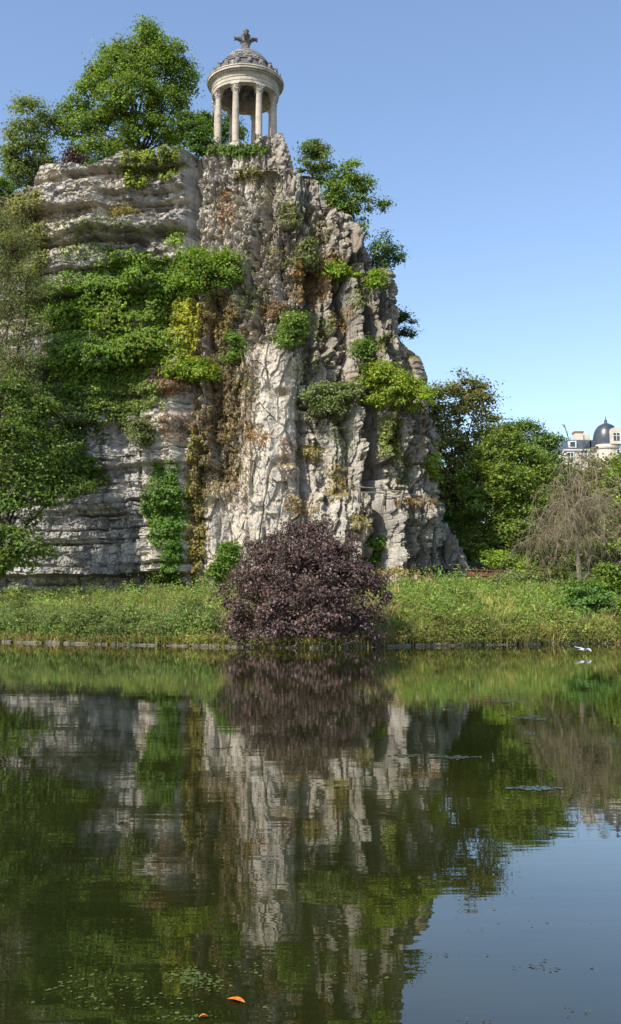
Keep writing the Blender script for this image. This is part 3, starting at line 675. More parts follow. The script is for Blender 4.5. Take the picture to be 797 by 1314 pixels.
ivy('ochre creeper on the ribs under the olive tuft', 398, 360, 22, 30, 1500, (0.17, 0.12, 0.045), 0.3, 0.18, tip=G_OLIVE, tipw=0.4, name='creeper')
ivy('rusty creeper at the edge of the pale prow', 372, 590, 12, 30, 320, RUSTY, 0.25, 0.18, name='creeper')
ivy('small green tuft under the rock knob of the temple terrace', 320, 225, 14, 9, 500, G_OLIVE, 0.25, 0.16, name='creeper')
ivy('ivy climbing the foot of the cliff beside the purple bush', 290, 725, 12, 26, 1500, (0.065, 0.145, 0.02), 0.5)
ivy('green ivy hanging beside the grey ledges of the lower bedded wall', 95, 610, 34, 22, 3600, (0.06, 0.13, 0.02), 0.9, tip=G_BRIGHT, tipw=0.15)
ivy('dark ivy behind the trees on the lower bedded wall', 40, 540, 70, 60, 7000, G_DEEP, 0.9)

spots = [('tiny fern tuft', 345, 250), ('mossy tuft', 372, 275), ('pale grass tuft', 410, 300), ('dry grass tuft', 425, 330), ('olive tuft', 355, 330), ('green sprig', 460, 385), ('dry brown tuft', 440, 410), ('moss tuft', 415, 420),
         ('brown grass tuft', 350, 400), ('leafy sprig', 488, 440), ('ochre moss tuft', 510, 480), ('green sprig', 395, 470), ('brown fern tuft', 330, 560), ('olive moss tuft', 400, 580), ('dry fern tuft', 385, 650), ('ochre tuft', 460, 670), ('small fern', 515, 600), ('moss streak', 440, 560), ('brown moss tuft', 290, 270), ('green fern', 318, 385), ('rusty tuft', 265, 540), ('pale moss tuft', 315, 490)]
where = ['under the rock knob', 'beside the knob', 'below the feathery shrub', 'above the low bright bush', 'beside the olive tuft', 'under the dark skyline tuft', 'below the low bright bush', 'beside the upright shrub',
         'above the upright shrub', 'beside the wiry shrub', 'above the broad lower shrub', 'over the feathery ledge shrub', 'on the pale prow', 'below the feathery ledge', 'above the purple bush', 'below the rustic railing', 'beside the cave', 'above the cave',
         'on the pale top face', 'where the ribs begin', 'on the cleft lip', 'at the top of the pale prow']
for (lab, px, py), wh in zip(spots, where):
    c = {'d': (0.16, 0.13, 0.05), 'b': (0.15, 0.10, 0.045), 'r': RUSTY, 'o': (0.13, 0.13, 0.04), 'p': (0.13, 0.15, 0.06)}.get(lab[0], (0.085, 0.14, 0.03))
    ivy('%s %s' % (lab, wh), px, py, 11 + 9 * rng.random(), 10 + 12 * rng.random(), 140 + int(200 * rng.random()), c, 0.3, 0.16, name='creeper', tip=G_OLIVE, tipw=0.3)

# ---- trees standing in front of the bedded wall
def gz(x, y): return float(ground_z(np.array([x]), np.array([y]))[0])
def gbase(px, Y):
    x = PZ(px, Y); return np.array([x, Y, gz(x, Y)])
tree('drooping_tree', 'tall grey-green tree with fine drooping twigs in front of the bedded wall', 'tree', gbase(-45, 78),
     pxblobs([(-10, 295, 50, 26), (20, 330, 36, 34), (-20, 360, 60, 40), (28, 375, 34, 34), (10, 420, 44, 34), (38, 430, 22, 30), (-20, 470, 60, 40), (20, 485, 40, 34)], 79),
     25000, 0.20, (0.088, 0.125, 0.048), 'trees before the bedded wall', tr=0.3, clump=0.9, aspect=0.45, shell=0.35, flat=0.9, droop=(0, 0, -0.8), twigs=160, v=0.3)
tree('broadleaf_tree', 'dark green leafy tree covering the foot of the bedded wall', 'tree', gbase(-30, 76),
     pxblobs([(8, 520, 50, 34), (50, 545, 38, 30, 1), (10, 580, 56, 36, -1), (70, 585, 34, 22, 1), (85, 625, 34, 15, 1), (35, 630, 50, 30), (0, 670, 46, 34, -1), (30, 700, 36, 24, -1), (-5, 725, 44, 20, -1)], 76.5),
     21000, 0.30, (0.056, 0.105, 0.02), 'trees before the bedded wall', tr=0.28, clump=1.0, tip=G_MID, tipw=0.35, v=0.25, twigs=70)

# ---- trees right of the cliff
tree('park_tree', 'tall dark tree with brownish top close to the ribbed end of the cliff', 'tree', gbase(592, 102),
     pxblobs([(595, 505, 32, 20), (572, 520, 24, 22, 1), (612, 520, 20, 22), (585, 550, 36, 26), (620, 555, 20, 24), (566, 590, 34, 34), (602, 600, 30, 36, -2), (575, 640, 30, 30, -2), (590, 680, 34, 30, -1), (540, 545, 20, 30, -1), (556, 520, 15, 20, -1), (552, 575, 18, 30, -2), (555, 560, 18, 26), (558, 630, 24, 34, -1), (625, 600, 22, 30, -1)], 102),
     26000, 0.32, (0.085, 0.12, 0.032), 'trees beyond the ribbed end of the cliff', tr=0.35, clump=1.1, tip=(0.11, 0.09, 0.03), tipw=0.22, twigs=60)
tree('park_tree', 'layered bright green tree next to the tall dark one', 'tree', gbase(648, 94),
     pxblobs([(650, 566, 22, 16), (632, 588, 28, 18, 1), (670, 590, 28, 20), (612, 618, 24, 20, -1), (652, 618, 34, 20, -2), (692, 615, 24, 22), (630, 650, 34, 20, -2), (676, 650, 34, 22, -1), (612, 676, 28, 20, 0),
               (655, 684, 34, 22, -2), (692, 684, 26, 22, 1), (640, 708, 36, 16, -2), (616, 706, 24, 14, -1), (676, 712, 24, 14, -1)], 94),
     29000, 0.29, (0.075, 0.13, 0.023), 'trees beyond the ribbed end of the cliff', tr=0.3, clump=1.0, flat=0.55, tip=G_BRIGHT, tipw=0.3, twigs=60, up=0.8, shell=0.5, v=0.3)
tree('park_tree', 'round-topped deep green tree below the slate-roofed house', 'tree', gbase(700, 118),
     pxblobs([(698, 566, 22, 13), (668, 556, 28, 13), (684, 580, 32, 20), (650, 560, 18, 14), (706, 588, 10, 12), (640, 575, 30, 30, 1), (690, 620, 36, 36)], 118),
     14000, 0.33, (0.058, 0.11, 0.022), 'trees beyond the ribbed end of the cliff', tr=0.3, clump=1.2, tip=G_MID, tipw=0.3, twigs=30)
tree('park_tree', 'olive green tree in front of the domed house', 'tree', gbase(752, 122),
     pxblobs([(776, 594, 22, 9), (745, 616, 30, 16), (785, 612, 28, 18), (720, 626, 26, 16), (760, 640, 44, 30), (715, 655, 34, 30)], 122),
     11000, 0.34, G_OLIVE, 'trees beyond the ribbed end of the cliff', tr=0.25, clump=1.1, tip=G_MID, tipw=0.3, twigs=50)
tree('park_tree', 'fresh green tree behind the drooping twigs of the bare tree by the hill', 'tree', gbase(800, 104),
     pxblobs([(795, 610, 22, 22), (812, 640, 34, 30), (785, 645, 18, 20), (800, 690, 34, 34), (770, 690, 24, 26)], 104),
     9000, 0.34, (0.075, 0.14, 0.02), 'trees beyond the ribbed end of the cliff', tr=0.25, clump=1.1, tip=G_LIME, tipw=0.2, twigs=30)
tree('park_tree', 'dark tree filling the gap behind the bare weeping tree', 'tree', gbase(700, 108),
     pxblobs([(700, 660, 34, 30), (735, 680, 34, 30), (700, 705, 36, 24), (745, 715, 40, 24), (664, 700, 26, 30)], 108),
     9000, 0.34, (0.07, 0.11, 0.028), 'trees beyond the ribbed end of the cliff', tr=0.25, clump=1.1, twigs=30)
for lab, px, Y, L, n, c, sz in [
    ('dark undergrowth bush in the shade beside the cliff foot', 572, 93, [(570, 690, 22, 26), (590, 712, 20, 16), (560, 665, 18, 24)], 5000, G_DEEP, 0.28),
    ('low fresh green bush overhanging the rusty fence', 652, 84, [(650, 722, 22, 8), (672, 730, 16, 8), (634, 716, 14, 8)], 3000, G_BRIGHT, 0.24),
    ('pale grey-green herb clump below the rusty fence', 652, 79, [(652, 745, 22, 10), (640, 752, 14, 8)], 2600, (0.11, 0.16, 0.06), 0.2),
    ('leafy dark green bush on the bank under the bare tree', 752, 66.5, [(752, 768, 24, 20), (768, 785, 24, 22), (742, 785, 22, 20), (762, 805, 26, 12), (735, 762, 12, 10)], 7000, (0.05, 0.12, 0.025), 0.22),
    ('small bush spilling over the edging at the corner of the meadow bank', 785, 65.5, [(786, 800, 18, 14), (800, 790, 20, 22), (775, 812, 12, 8)], 3000, (0.055, 0.105, 0.022), 0.22),
    ('small dark clump by the edging in the middle of the meadow bank', 662, 61.5, [(662, 806, 13, 9)], 1300, (0.05, 0.11, 0.02), 0.2),
    ('bright shrub beside the trunk of the bare tree', 700, 80, [(706, 738, 22, 10), (684, 742, 14, 8)], 2200, (0.09, 0.12, 0.03), 0.24),
    ('bright green shrub behind the bank close by the bare tree', 785, 74, [(785, 742, 22, 16), (800, 755, 20, 16)], 3600, (0.08, 0.15, 0.02), 0.26)]:
    tree('bush', lab, 'bush', gbase(px, Y), pxblobs(L, Y), n, sz, c, 'bushes on the bank', tr=0.06, clump=0.6, parts=('stem', 'foliage'), twigs=20, tip=G_BRIGHT, tipw=0.15)

# ---- purple bush by the water
Yb = 54.6
tree('purple_bush', 'large rounded dark purple bush at the water edge below the prow', 'bush', gbase(395, Yb),
     pxblobs([(385, 700, 42, 26, 1), (350, 728, 48, 36, 1), (428, 728, 50, 36, 1), (405, 695, 30, 24, 1), (400, 745, 56, 44, 0.2), (430, 790, 40, 34, -0.6), (370, 785, 40, 34, -0.8), (390, 760, 62, 44, -0.6), (325, 770, 40, 38, 0.5), (452, 775, 46, 38, 0.5), (345, 805, 48, 24, -0.3), (400, 808, 60, 22, -1.2), (455, 808, 38, 20, 0), (310, 800, 22, 20, 0.6), (486, 755, 14, 22, 1)], Yb),
     44000, 0.165 * rng.uniform(0.6, 1.35, 44000), PURPLE, None, tr=0.12, clump=0.5, mat=LEAF_DARK, tip=(0.085, 0.066, 0.055), tipw=0.3, v=0.4, parts=('stem', 'foliage'), twigs=420, jit=0.6, shell=0.5, outl=0.18, flat=0.8, up=0.45, bark=simple('purple_twig', [(0.3, (0.07, 0.045, 0.04)), (0.7, (0.16, 0.11, 0.10))], 5, 0.9, 0))

# ---- bare weeping tree
bb = gbase(746, 76); root = thing('bare_weeping_tree', 'leafless weeping tree with pale drooping twigs on the meadow bank', 'tree', bb)
ht = P(742, 612, 76)[2] - bb[2]
trunk = [(np.array([0, 0, -0.3]), 0), ]
tp, trd = limb((0, 0, -0.3), (-0.35, 0.1, ht * 0.72), 0.24, 0.12, 9, 0.012)
tubes('trunk', [(tp, trd)], BARE, root, 7)
br_l = []; tw_l = []
for (ex, ez) in ((-0.75, ht * 1.10), (0.55, ht * 1.16), (0.1, ht * 0.98), (-1.2, ht * 0.9), (1.4, ht * 0.92)):
    br_l.append(limb(tp[6], (ex, rng.uniform(-.3, .3), ez), 0.085, 0.02, 6, 0.02))
for i in range(64):
    s0 = (tp[rng.integers(5, 9)] if i > 40 else br_l[i % 5][0][rng.integers(2, 6)]) + 0.03 * rng.normal(size=3)
    an = rng.uniform(0, 2 * math.pi); R = rng.uniform(1.6, 5.8) ; zt = s0[2] + rng.uniform(0.1, 1.4) - R * 0.25
    t = np.linspace(0, 1, 9)[:, None]
    e = np.array([math.cos(an) * R, math.sin(an) * R, 0])
    drop = rng.uniform(0.05, 0.8) * s0[2]
    pts = s0 + e * (t ** 0.8) + np.array([0, 0, 1]) * (0.9 * np.sin(t * math.pi * 0.75) - drop * t ** 2.6)
    pts += 0.22 * rng.normal(size=pts.shape) * t; pts[:, 2] = np.maximum(pts[:, 2], 0.5)
    br_l.append((pts, np.linspace(0.036, 0.010, 9)))
    for k in range(52):
        q = pts[rng.integers(2, 9)] + 0.05 * rng.normal(size=3); L = rng.uniform(0.5, 2.2); dd = norm(rng.normal(size=3)) * np.array([0.8, 0.8, 0.5])
        tt = np.linspace(0, 1, 4)[:, None]
        pp = q + dd * tt * L * 0.8 + np.array([0, 0, -1]) * (tt ** 1.6) * L * 0.8; pp[:, 2] = np.maximum(pp[:, 2], 0.3)
        tw_l.append((pp, np.linspace(0.010, 0.004, 4)))
tubes('branches', br_l, BARE, root, 5); tubes('twigs', tw_l, BARE, root, 3)

# ------------------------------------------------------------------ herbs on the bank
def bank_points(n, x0, x1, d0, d1, pw=1.0):
    x = rng.uniform(x0, x1, n); d = d0 + (d1 - d0) * rng.random(n) ** pw; y = shore_y(x) + d
    return x, y, ground_z(x, y), d
def grass(name, label, n, x0, x1, d0, d1, h, col, wd=0.035, tip=None, tipw=0, lean=0.35, pw=1.0):
    x, y, z, d = bank_points(n, x0, x1, d0, d1, pw); z = np.where(d < 0, 0.06, z)
    keep = noise(x * 0.5, y * 0.5, 3.0) + 0.4 * rng.random(n) > 0.32; x, y, z = x[keep], y[keep], z[keep]; n = len(x)
    hh = h * rng.uniform(0.55, 1.25, n) * (0.7 + 0.6 * noise(x * 0.35, y * 0.35, 8.0)); an = rng.uniform(0, 2 * math.pi, n)
    w = wd * rng.uniform(0.7, 1.4, n); ld = rng.normal(size=(n, 2)) * lean
    b0 = np.stack([x - w * np.cos(an), y - w * np.sin(an), z - 0.05], -1); b1 = np.stack([x + w * np.cos(an), y + w * np.sin(an), z - 0.05], -1)
    md = np.stack([x + ld[:, 0] * hh * 0.35, y + ld[:, 1] * hh * 0.35, z + hh * 0.6], -1)
    ws = np.stack([w * np.cos(an) * 0.8, w * np.sin(an) * 0.8, 0 * w], -1)
    tp_ = np.stack([x + ld[:, 0] * hh, y + ld[:, 1] * hh, z + hh], -1)
    V = np.stack([b0, b1, md + ws, md - ws, tp_], 1); i = np.arange(n)[:, None] * 5
    Fc = np.concatenate([i + np.array([q]) for q in ((0, 1, 2), (0, 2, 3), (3, 2, 4))], 0)
    c = vary(col, n, 0.2, tip, tipw) * (0.5 + 0.6 * noise(x * 0.25, y * 0.4, 15.0) + 0.4 * noise(x * 1.1, y * 1.1, 18.0))[:, None]
    return stuff(mesh_np(name, V, Fc, 3, LEAF, None, col=np.repeat(c[:, None, :], 5, 1)), label, 'grass')
def herbs(name, label, n, per, x0, x1, d0, d1, h, size, col, tip=None, tipw=0, pw=1.0, thr=0.3, spread=0.16):
    x, y, z, d = bank_points(n, x0, x1, d0, d1, pw); z = np.where(d < 0, 0.06, z)
    keep = noise(x * 0.7 + 7, y * 0.7, 5.0) + 0.25 * rng.random(n) > thr + 0.12; x, y, z = x[keep], y[keep], z[keep]; n = len(x)
    hh = h * rng.uniform(0.6, 1.2, n) * (0.35 + 1.3 * noise(x * 0.7 + 7, y * 0.7, 5.0))
    t = rng.random((n, per)) ** 0.7
    q = np.stack([x[:, None] + spread * rng.normal(size=(n, per)), y[:, None] + spread * rng.normal(size=(n, per)), z[:, None] + t * hh[:, None]], -1).reshape(-1, 3)
    c = (vary(col, n, 0.2) * (0.5 + 0.6 * noise(x * 0.3, y * 0.45, 25.0) + 0.4 * noise(x * 1.2, y * 1.2, 28.0))[:, None])[:, None, :] * np.ones((1, per, 1)); c = c.reshape(-1, 3) * (1 + 0.15 * rng.normal(size=(n * per, 1)))
    if tip is not None:
        w = ((t.reshape(-1) > 0.8) & (rng.random(n * per) < tipw))[:, None]; c = np.where(w, np.array(tip), c)
    Nd = np.array([0, -0.35, 0.75]) + 0.5 * rng.normal(size=q.shape)
    return stuff(leaf_mesh(name, q, Nd, size, c, LEAF, None, aspect=0.5, jit=0.2), label, 'herbs')
grass('grass', 'light green long grass on the bank below the bedded wall', 34000, -30, -4.2, 2.0, 24, 0.85, (0.112, 0.17, 0.05), tip=(0.22, 0.22, 0.09), tipw=0.2)
herbs('nettles', 'dense tall nettles along the water below the bedded wall', 5000, 15, -30, -5.4, 0.0, 4.6, 1.2, 0.19, (0.078, 0.135, 0.035), tip=(0.16, 0.20, 0.06), tipw=0.5)
herbs('tall_herbs', 'bright leafy herbs on the upper bank below the bedded wall', 3600, 10, -30, -4.5, 3.5, 22, 1.1, 0.19, (0.11, 0.17, 0.035), thr=0.45)
grass('grass', 'yellow-green meadow grass on the meadow bank', 52000, 3.5, 33, 0.3, 30, 0.72, (0.122, 0.178, 0.044), tip=(0.26, 0.24, 0.08), tipw=0.2)
herbs('tall_herbs', 'lush bright herbs covering the meadow bank', 5600, 11, 4.5, 33, 1.5, 26, 0.8, 0.24, (0.10, 0.178, 0.034), thr=0.4, tip=G_LIME, tipw=0.3)
herbs('nettles', 'knee-high leafy weeds along the water edge of the meadow bank', 2300, 12, 4.8, 33, 0.0, 3.0, 0.75, 0.18, (0.10, 0.145, 0.032), tip=(0.18, 0.19, 0.05), tipw=0.4)
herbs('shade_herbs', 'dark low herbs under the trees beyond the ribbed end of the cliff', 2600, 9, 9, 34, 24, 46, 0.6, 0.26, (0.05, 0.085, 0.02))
herbs('edge_weeds', 'low weeds hanging over the stone edging', 2600, 8, -30, 33, -0.30, 0.5, 0.42, 0.15, (0.085, 0.125, 0.032), thr=0.36, spread=0.12)
grass('edge_grass', 'dry grass blades leaning over the stone edging', 5000, -30, 33, -0.25, 0.6, 0.5, (0.14, 0.15, 0.05), lean=0.6)
herbs('tall_weeds', 'scattered taller leafy weeds standing above the bank grass', 900, 22, -30, 33, 1.0, 20, 1.5, 0.2, (0.075, 0.135, 0.03), thr=0.42, spread=0.2)
grass('dry_grass', 'patches of dry straw-coloured grass on the bank', 7000, -30, 33, 1.5, 22, 0.9, (0.17, 0.17, 0.075), pw=1.0)
grass('reeds', 'thin pale stalks at the water edge around the purple bush', 260, -7.5, 6.5, 0.15, 0.7, 0.9, (0.16, 0.16, 0.07), wd=0.018)

# wooded hillside behind the park trees: one continuous mass of crowns
n = 30000; wxx = rng.uniform(8, 75, n); wyy = rng.uniform(118, 165, n); wg = ground_z(wxx, wyy)
crown_h = 4 + 7.5 * noise(wxx * 0.22, wyy * 0.22, 6.0) + 3 * noise(wxx * 0.6, wyy * 0.6, 2.0)
wzz = wg + crown_h * rng.random(n) ** 0.35
stuff(leaf_mesh('woodland', np.stack([wxx, wyy, wzz], -1), np.array([0, -0.3, 0.7]) + 0.5 * rng.normal(size=(n, 3)), 0.75, vary((0.05, 0.09, 0.022), n, 0.25) * (0.7 + 0.6 * noise(wxx * 0.3, wyy * 0.3, wzz * 0.4))[:, None], LEAF), 'dense green wood covering the hillside below the house', 'wood')

# ------------------------------------------------------------------ the round temple
TC = np.array([PZ(314.5, 90.7), 87.0, 42.2])
tm = thing('round_temple', 'small round domed stone temple with columns on top of the cliff', 'temple', TC)
MB().lathe([(0, -2.2), (3.25, -2.2), (3.25, -0.28), (3.05, -0.28), (3.05, 0.0), (0, 0.0)], 48).build('stylobate', STONE, tm)
RC, CH = 2.66, 5.65
shaft = MB().lathe([(0.30, 0.42), (0.302, 1.6), (0.292, 3.0), (0.27, 4.2), (0.252, 4.86)], 20).mesh('shaft')
shaft.materials.append(STONE); shaft.polygons.foreach_set('use_smooth', np.ones(len(shaft.polygons), bool))
basem = MB().box((0, 0, 0.08), (0.78, 0.78, 0.16)).lathe([(0.37, 0.16), (0.40, 0.22), (0.36, 0.28), (0.31, 0.30), (0.31, 0.34), (0.345, 0.37), (0.31, 0.42), (0.26, 0.425)], 20).mesh('column_base'); basem.materials.append(STONE)
cm = MB(); cm.lathe([(0.24, 4.84), (0.275, 4.88), (0.25, 4.92), (0.25, 5.1), (0.30, 5.35), (0.38, 5.52)], 16)
for ring, (zz0, hgt, r0, k) in enumerate([(4.92, 0.26, 0.27, 8), (5.1, 0.32, 0.285, 8)]):
    for j in range(k):
        a = 2 * math.pi * (j + 0.5 * ring) / k; c_, s_ = math.cos(a), math.sin(a); tv = np.array([-s_, c_, 0]); rv = np.array([c_, s_, 0])
        pts = [rv * r0 + tv * -0.09 + np.array([0, 0, zz0]), rv * r0 + tv * 0.09 + np.array([0, 0, zz0]), rv * (r0 + 0.05) + tv * 0.08 + np.array([0, 0, zz0 + hgt * .7]), rv * (r0 + 0.15) + np.array([0, 0, zz0 + hgt]),
               rv * (r0 + 0.05) - tv * 0.08 + np.array([0, 0, zz0 + hgt * .7]), rv * (r0 + 0.17) + np.array([0, 0, zz0 + hgt * .82])]
        cm.add(pts, [(0, 1, 2, 4), (4, 2, 3), (2, 5, 3), (4, 3, 5)])
for j in range(4):
    a = math.pi / 4 + j * math.pi / 2
    cm.tube([(0.26 * math.cos(a), 0.26 * math.sin(a), 5.28), (0.40 * math.cos(a), 0.40 * math.sin(a), 5.5), (0.46 * math.cos(a), 0.46 * math.sin(a), 5.44)], [0.05, 0.06, 0.05], 5)
cm.box((0, 0, 5.585), (0.78, 0.78, 0.13))
capm = cm.mesh('capital'); capm.materials.append(STONE)
for j in range(8):
    a = 2 * math.pi * (j + 0.5) / 8 + 0.14
    col = bpy.data.objects.new('column', shaft); COL.objects.link(col); col.parent = tm
    col.location = (RC * math.cos(a), RC * math.sin(a), 0); col.rotation_euler = (0, 0, a)
    for nm, me in (('column_base', basem), ('capital', capm)):
        c = bpy.data.objects.new(nm, me); COL.objects.link(c); c.parent = col
# entablature, hollow inside so that the coffered ceiling shows from below
MB().lathe([(2.36, CH), (2.98, CH), (2.98, CH + 0.24), (3.02, CH + 0.25), (3.02, CH + 0.50), (3.07, CH + 0.56)], 64).lathe([(2.36, CH + 1.0), (2.36, CH)], 64).build('architrave', STONE, tm, smooth=False)
MB().lathe([(3.04, CH + 0.56), (3.04, CH + 0.92), (3.10, CH + 0.97)], 64).build('frieze', STONE, tm, smooth=True)
MB().lathe([(3.10, CH + 0.95), (3.22, CH + 1.05), (3.22, CH + 1.10), (3.42, CH + 1.13), (3.42, CH + 1.27), (3.48, CH + 1.34), (3.44, CH + 1.42), (2.9, CH + 1.5)], 64).build('cornice', STONE, tm)
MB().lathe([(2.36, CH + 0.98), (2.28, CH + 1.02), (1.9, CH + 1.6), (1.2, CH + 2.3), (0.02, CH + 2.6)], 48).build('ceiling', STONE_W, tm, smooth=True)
dent = MB()
for j in range(64):
    a = 2 * math.pi * j / 64; dent.box((3.2 * math.cos(a), 3.2 * math.sin(a), CH + 1.035), (0.16, 0.15, 0.1), a)
dent.build('dentils', STONE, tm)['kind'] = 'stuff'
zc = CH + 1.45
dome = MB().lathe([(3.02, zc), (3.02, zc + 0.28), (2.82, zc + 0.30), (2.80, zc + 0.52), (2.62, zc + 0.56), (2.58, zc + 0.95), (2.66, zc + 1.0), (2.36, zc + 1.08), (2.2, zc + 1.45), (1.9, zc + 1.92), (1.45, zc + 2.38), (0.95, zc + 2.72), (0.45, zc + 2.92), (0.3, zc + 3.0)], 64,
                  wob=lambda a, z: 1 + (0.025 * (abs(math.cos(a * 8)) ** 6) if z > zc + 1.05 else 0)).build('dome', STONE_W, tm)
sc_ = MB()
for i, (r, z) in enumerate([(2.33, zc + 1.2), (2.22, zc + 1.45), (2.07, zc + 1.7), (1.88, zc + 1.95), (1.65, zc + 2.2), (1.38, zc + 2.43), (1.08, zc + 2.63)]):
    k = 40 - 4 * i
    for j in range(k):
        a = 2 * math.pi * (j + 0.5 * (i % 2)) / k; w_ = r * math.pi / k * 0.9; rv = np.array([math.cos(a), math.sin(a), 0]); tv = np.array([-math.sin(a), math.cos(a), 0]); p = rv * r + np.array([0, 0, z])
        sc_.add([p - tv * w_ + rv * 0.03, p + tv * w_ + rv * 0.03, p + tv * w_ * 0.8 - rv * 0.10 + np.array([0, 0, 0.2]), p - tv * w_ * 0.8 - rv * 0.10 + np.array([0, 0, 0.2]), p + rv * 0.10 + np.array([0, 0, -0.05])],
                [(0, 1, 2, 3), (0, 4, 1), (0, 3, 4), (1, 4, 2)])
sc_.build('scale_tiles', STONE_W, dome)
for j in range(24):
    a = 2 * math.pi * j / 24 + 0.05; mb = MB()
    V = []
    for dx in (-0.06, 0.06):
        V += [(dx, -0.13, 0), (dx, 0.13, 0), (dx * .8, 0.15, 0.2), (dx * .6, 0.07, 0.36), (dx * .4 + 0.04, 0, 0.47), (dx * .6, -0.07, 0.36), (dx * .8, -0.15, 0.2)]
    mb.add(V, [tuple(range(6, -1, -1)), tuple(range(7, 14))] + [(i, (i + 1) % 7, (i + 1) % 7 + 7, i + 7) for i in range(7)])
    o = mb.build('antefix', STONE_W, tm); o.scale = (1.5, 1.25, 1.35); o.location = (3.2 * math.cos(a), 3.2 * math.sin(a), zc - 0.02); o.rotation_euler = (0, 0, a)
for j in range(16):
    a = 2 * math.pi * (j + .5) / 16; mb = MB(); mb.lathe([(0.02, -0.16), (0.14, -0.1), (0.17, 0.04), (0.1, 0.16), (0.12, 0.22), (0.02, 0.34)], 8)
    o = mb.build('rosette', STONE_W, dome); o.scale = (1.5, 1.5, 1.4); o.location = (2.72 * math.cos(a), 2.72 * math.sin(a), zc + 0.72)
fin = MB().lathe([(0.34, zc + 2.85), (0.42, zc + 3.02), (0.24, zc + 3.12), (0.26, zc + 3.5), (0.34, zc + 3.62), (0.25, zc + 3.7), (0.22, zc + 3.95), (0.3, zc + 4.15), (0.16, zc + 4.35), (0.2, zc + 4.5), (0.03, zc + 4.72)], 12)
for j in range(4):
    a = j * math.pi / 2 + 0.12; c_, s_ = math.cos(a), math.sin(a)
    fin.tube([(0.1 * c_, 0.1 * s_, zc + 3.7), (0.42 * c_, 0.42 * s_, zc + 3.92), (0.66 * c_, 0.66 * s_, zc + 3.94), (0.66 * c_, 0.66 * s_, zc + 3.76)], [0.13, 0.16, 0.12, 0.05], 7)
fo = fin.build('finial', STONE_W, tm); fo.scale = (1.5, 1.5, 1.3); fo.location = (0, 0, -0.3 * (zc + 2.9))
for j in range(8):
    if j in (5,): continue
    a0, a1 = 2 * math.pi * (j + 0.5) / 8 + 0.14, 2 * math.pi * (j + 1.5) / 8 + 0.14
    p0, p1 = np.array([RC * math.cos(a0), RC * math.sin(a0), 0]), np.array([RC * math.cos(a1), RC * math.sin(a1), 0])
    dv = norm(p1 - p0); p0, p1 = p0 + dv * 0.3, p1 - dv * 0.3; mb = MB()
    for z in (0.16, 1.02): mb.tube([p0 + (0, 0, z), p1 + (0, 0, z)], 0.022, 5)
    for t in np.linspace(0.08, 0.92, 8): q = p0 + (p1 - p0) * t; mb.tube([q + (0, 0, 0.16), q + (0, 0, 1.02)], 0.012, 4)
    mb.build('railing', IRON, tm)

# ------------------------------------------------------------------ railings on the rock
def rail_fence(name, label, pts, mat, hgt, rr_, nrail=2, jitter=0.0, pr=None):
    pts = [np.array(p, float) for p in pts]; t = thing(name, label, 'railing', pts[0]); o0 = pts[0]
    for p in pts:
        q = p - o0; top = q + np.array([rng.normal() * jitter, 0, hgt]); MB().tube([q - (0, 0, 0.3), (q + top) / 2, top], [pr or rr_ * 1.3] * 3, 7).build('post', mat, t, True)
    for a, b_ in zip(pts[:-1], pts[1:]):
        for k in range(nrail):
            z = hgt * (0.92 - 0.42 * k); MB().tube(limb(a - o0 + (0, 0, z), b_ - o0 + (0, 0, z + rng.normal() * jitter), rr_, rr_ * .9, 5, 0.02 + jitter * .08)[0], rr_, 6).build('rail', mat, t, True)
    return t
def ledge_pt(px, py): p, n_ = cliff_pt(px, py); return p + np.array([0, -0.15, 0])
rail_fence('rustic_railing', 'rustic branch-like railing in front of the small cave in the cliff', [ledge_pt(a, c) + np.array([0, -0.25, 0]) for a, c in ((448, 633), (463, 640), (493, 642), (512, 646), (540, 650))], RUSTIC, 1.05, 0.055, 2, 0.2, 0.10)
rail_fence('plateau_rail', 'thin dark rail along the cliff top before the airy tree', [P(a, c, 90.5) for a, c in ((-30, 272), (-8, 268), (14, 266), (36, 262), (58, 257))], IRON, 0.9, 0.035, 2)
fx0, fx1 = gbase(598, 82), gbase(652, 82)
tfe = thing('rusty_fence', 'low rusty metal fence between the cliff foot and the bare tree', 'fence', fx0)
fpt = [fx0 + (fx1 - fx0) * t for t in np.linspace(0, 1, 5)]
for p in fpt: MB().box(tuple(p - fx0 + (0, 0, 0.75)), (0.09, 0.09, 2.1)).build('post', RUST, tfe)
for a, b_ in zip(fpt[:-1], fpt[1:]):
    for z in (0.75, 1.2, 1.65): MB().tube([a - fx0 + (0.05, 0, z), b_ - fx0 + (-0.05, 0, z)], 0.045, 5).build('rail', RUST, tfe)
    c = (a + b_) / 2 - fx0; MB().box((c[0], c[1] + 0.03, c[2] + 1.2), ((b_ - a)[0] - 0.16, 0.02, 0.6)).build('panel', RUST, tfe)

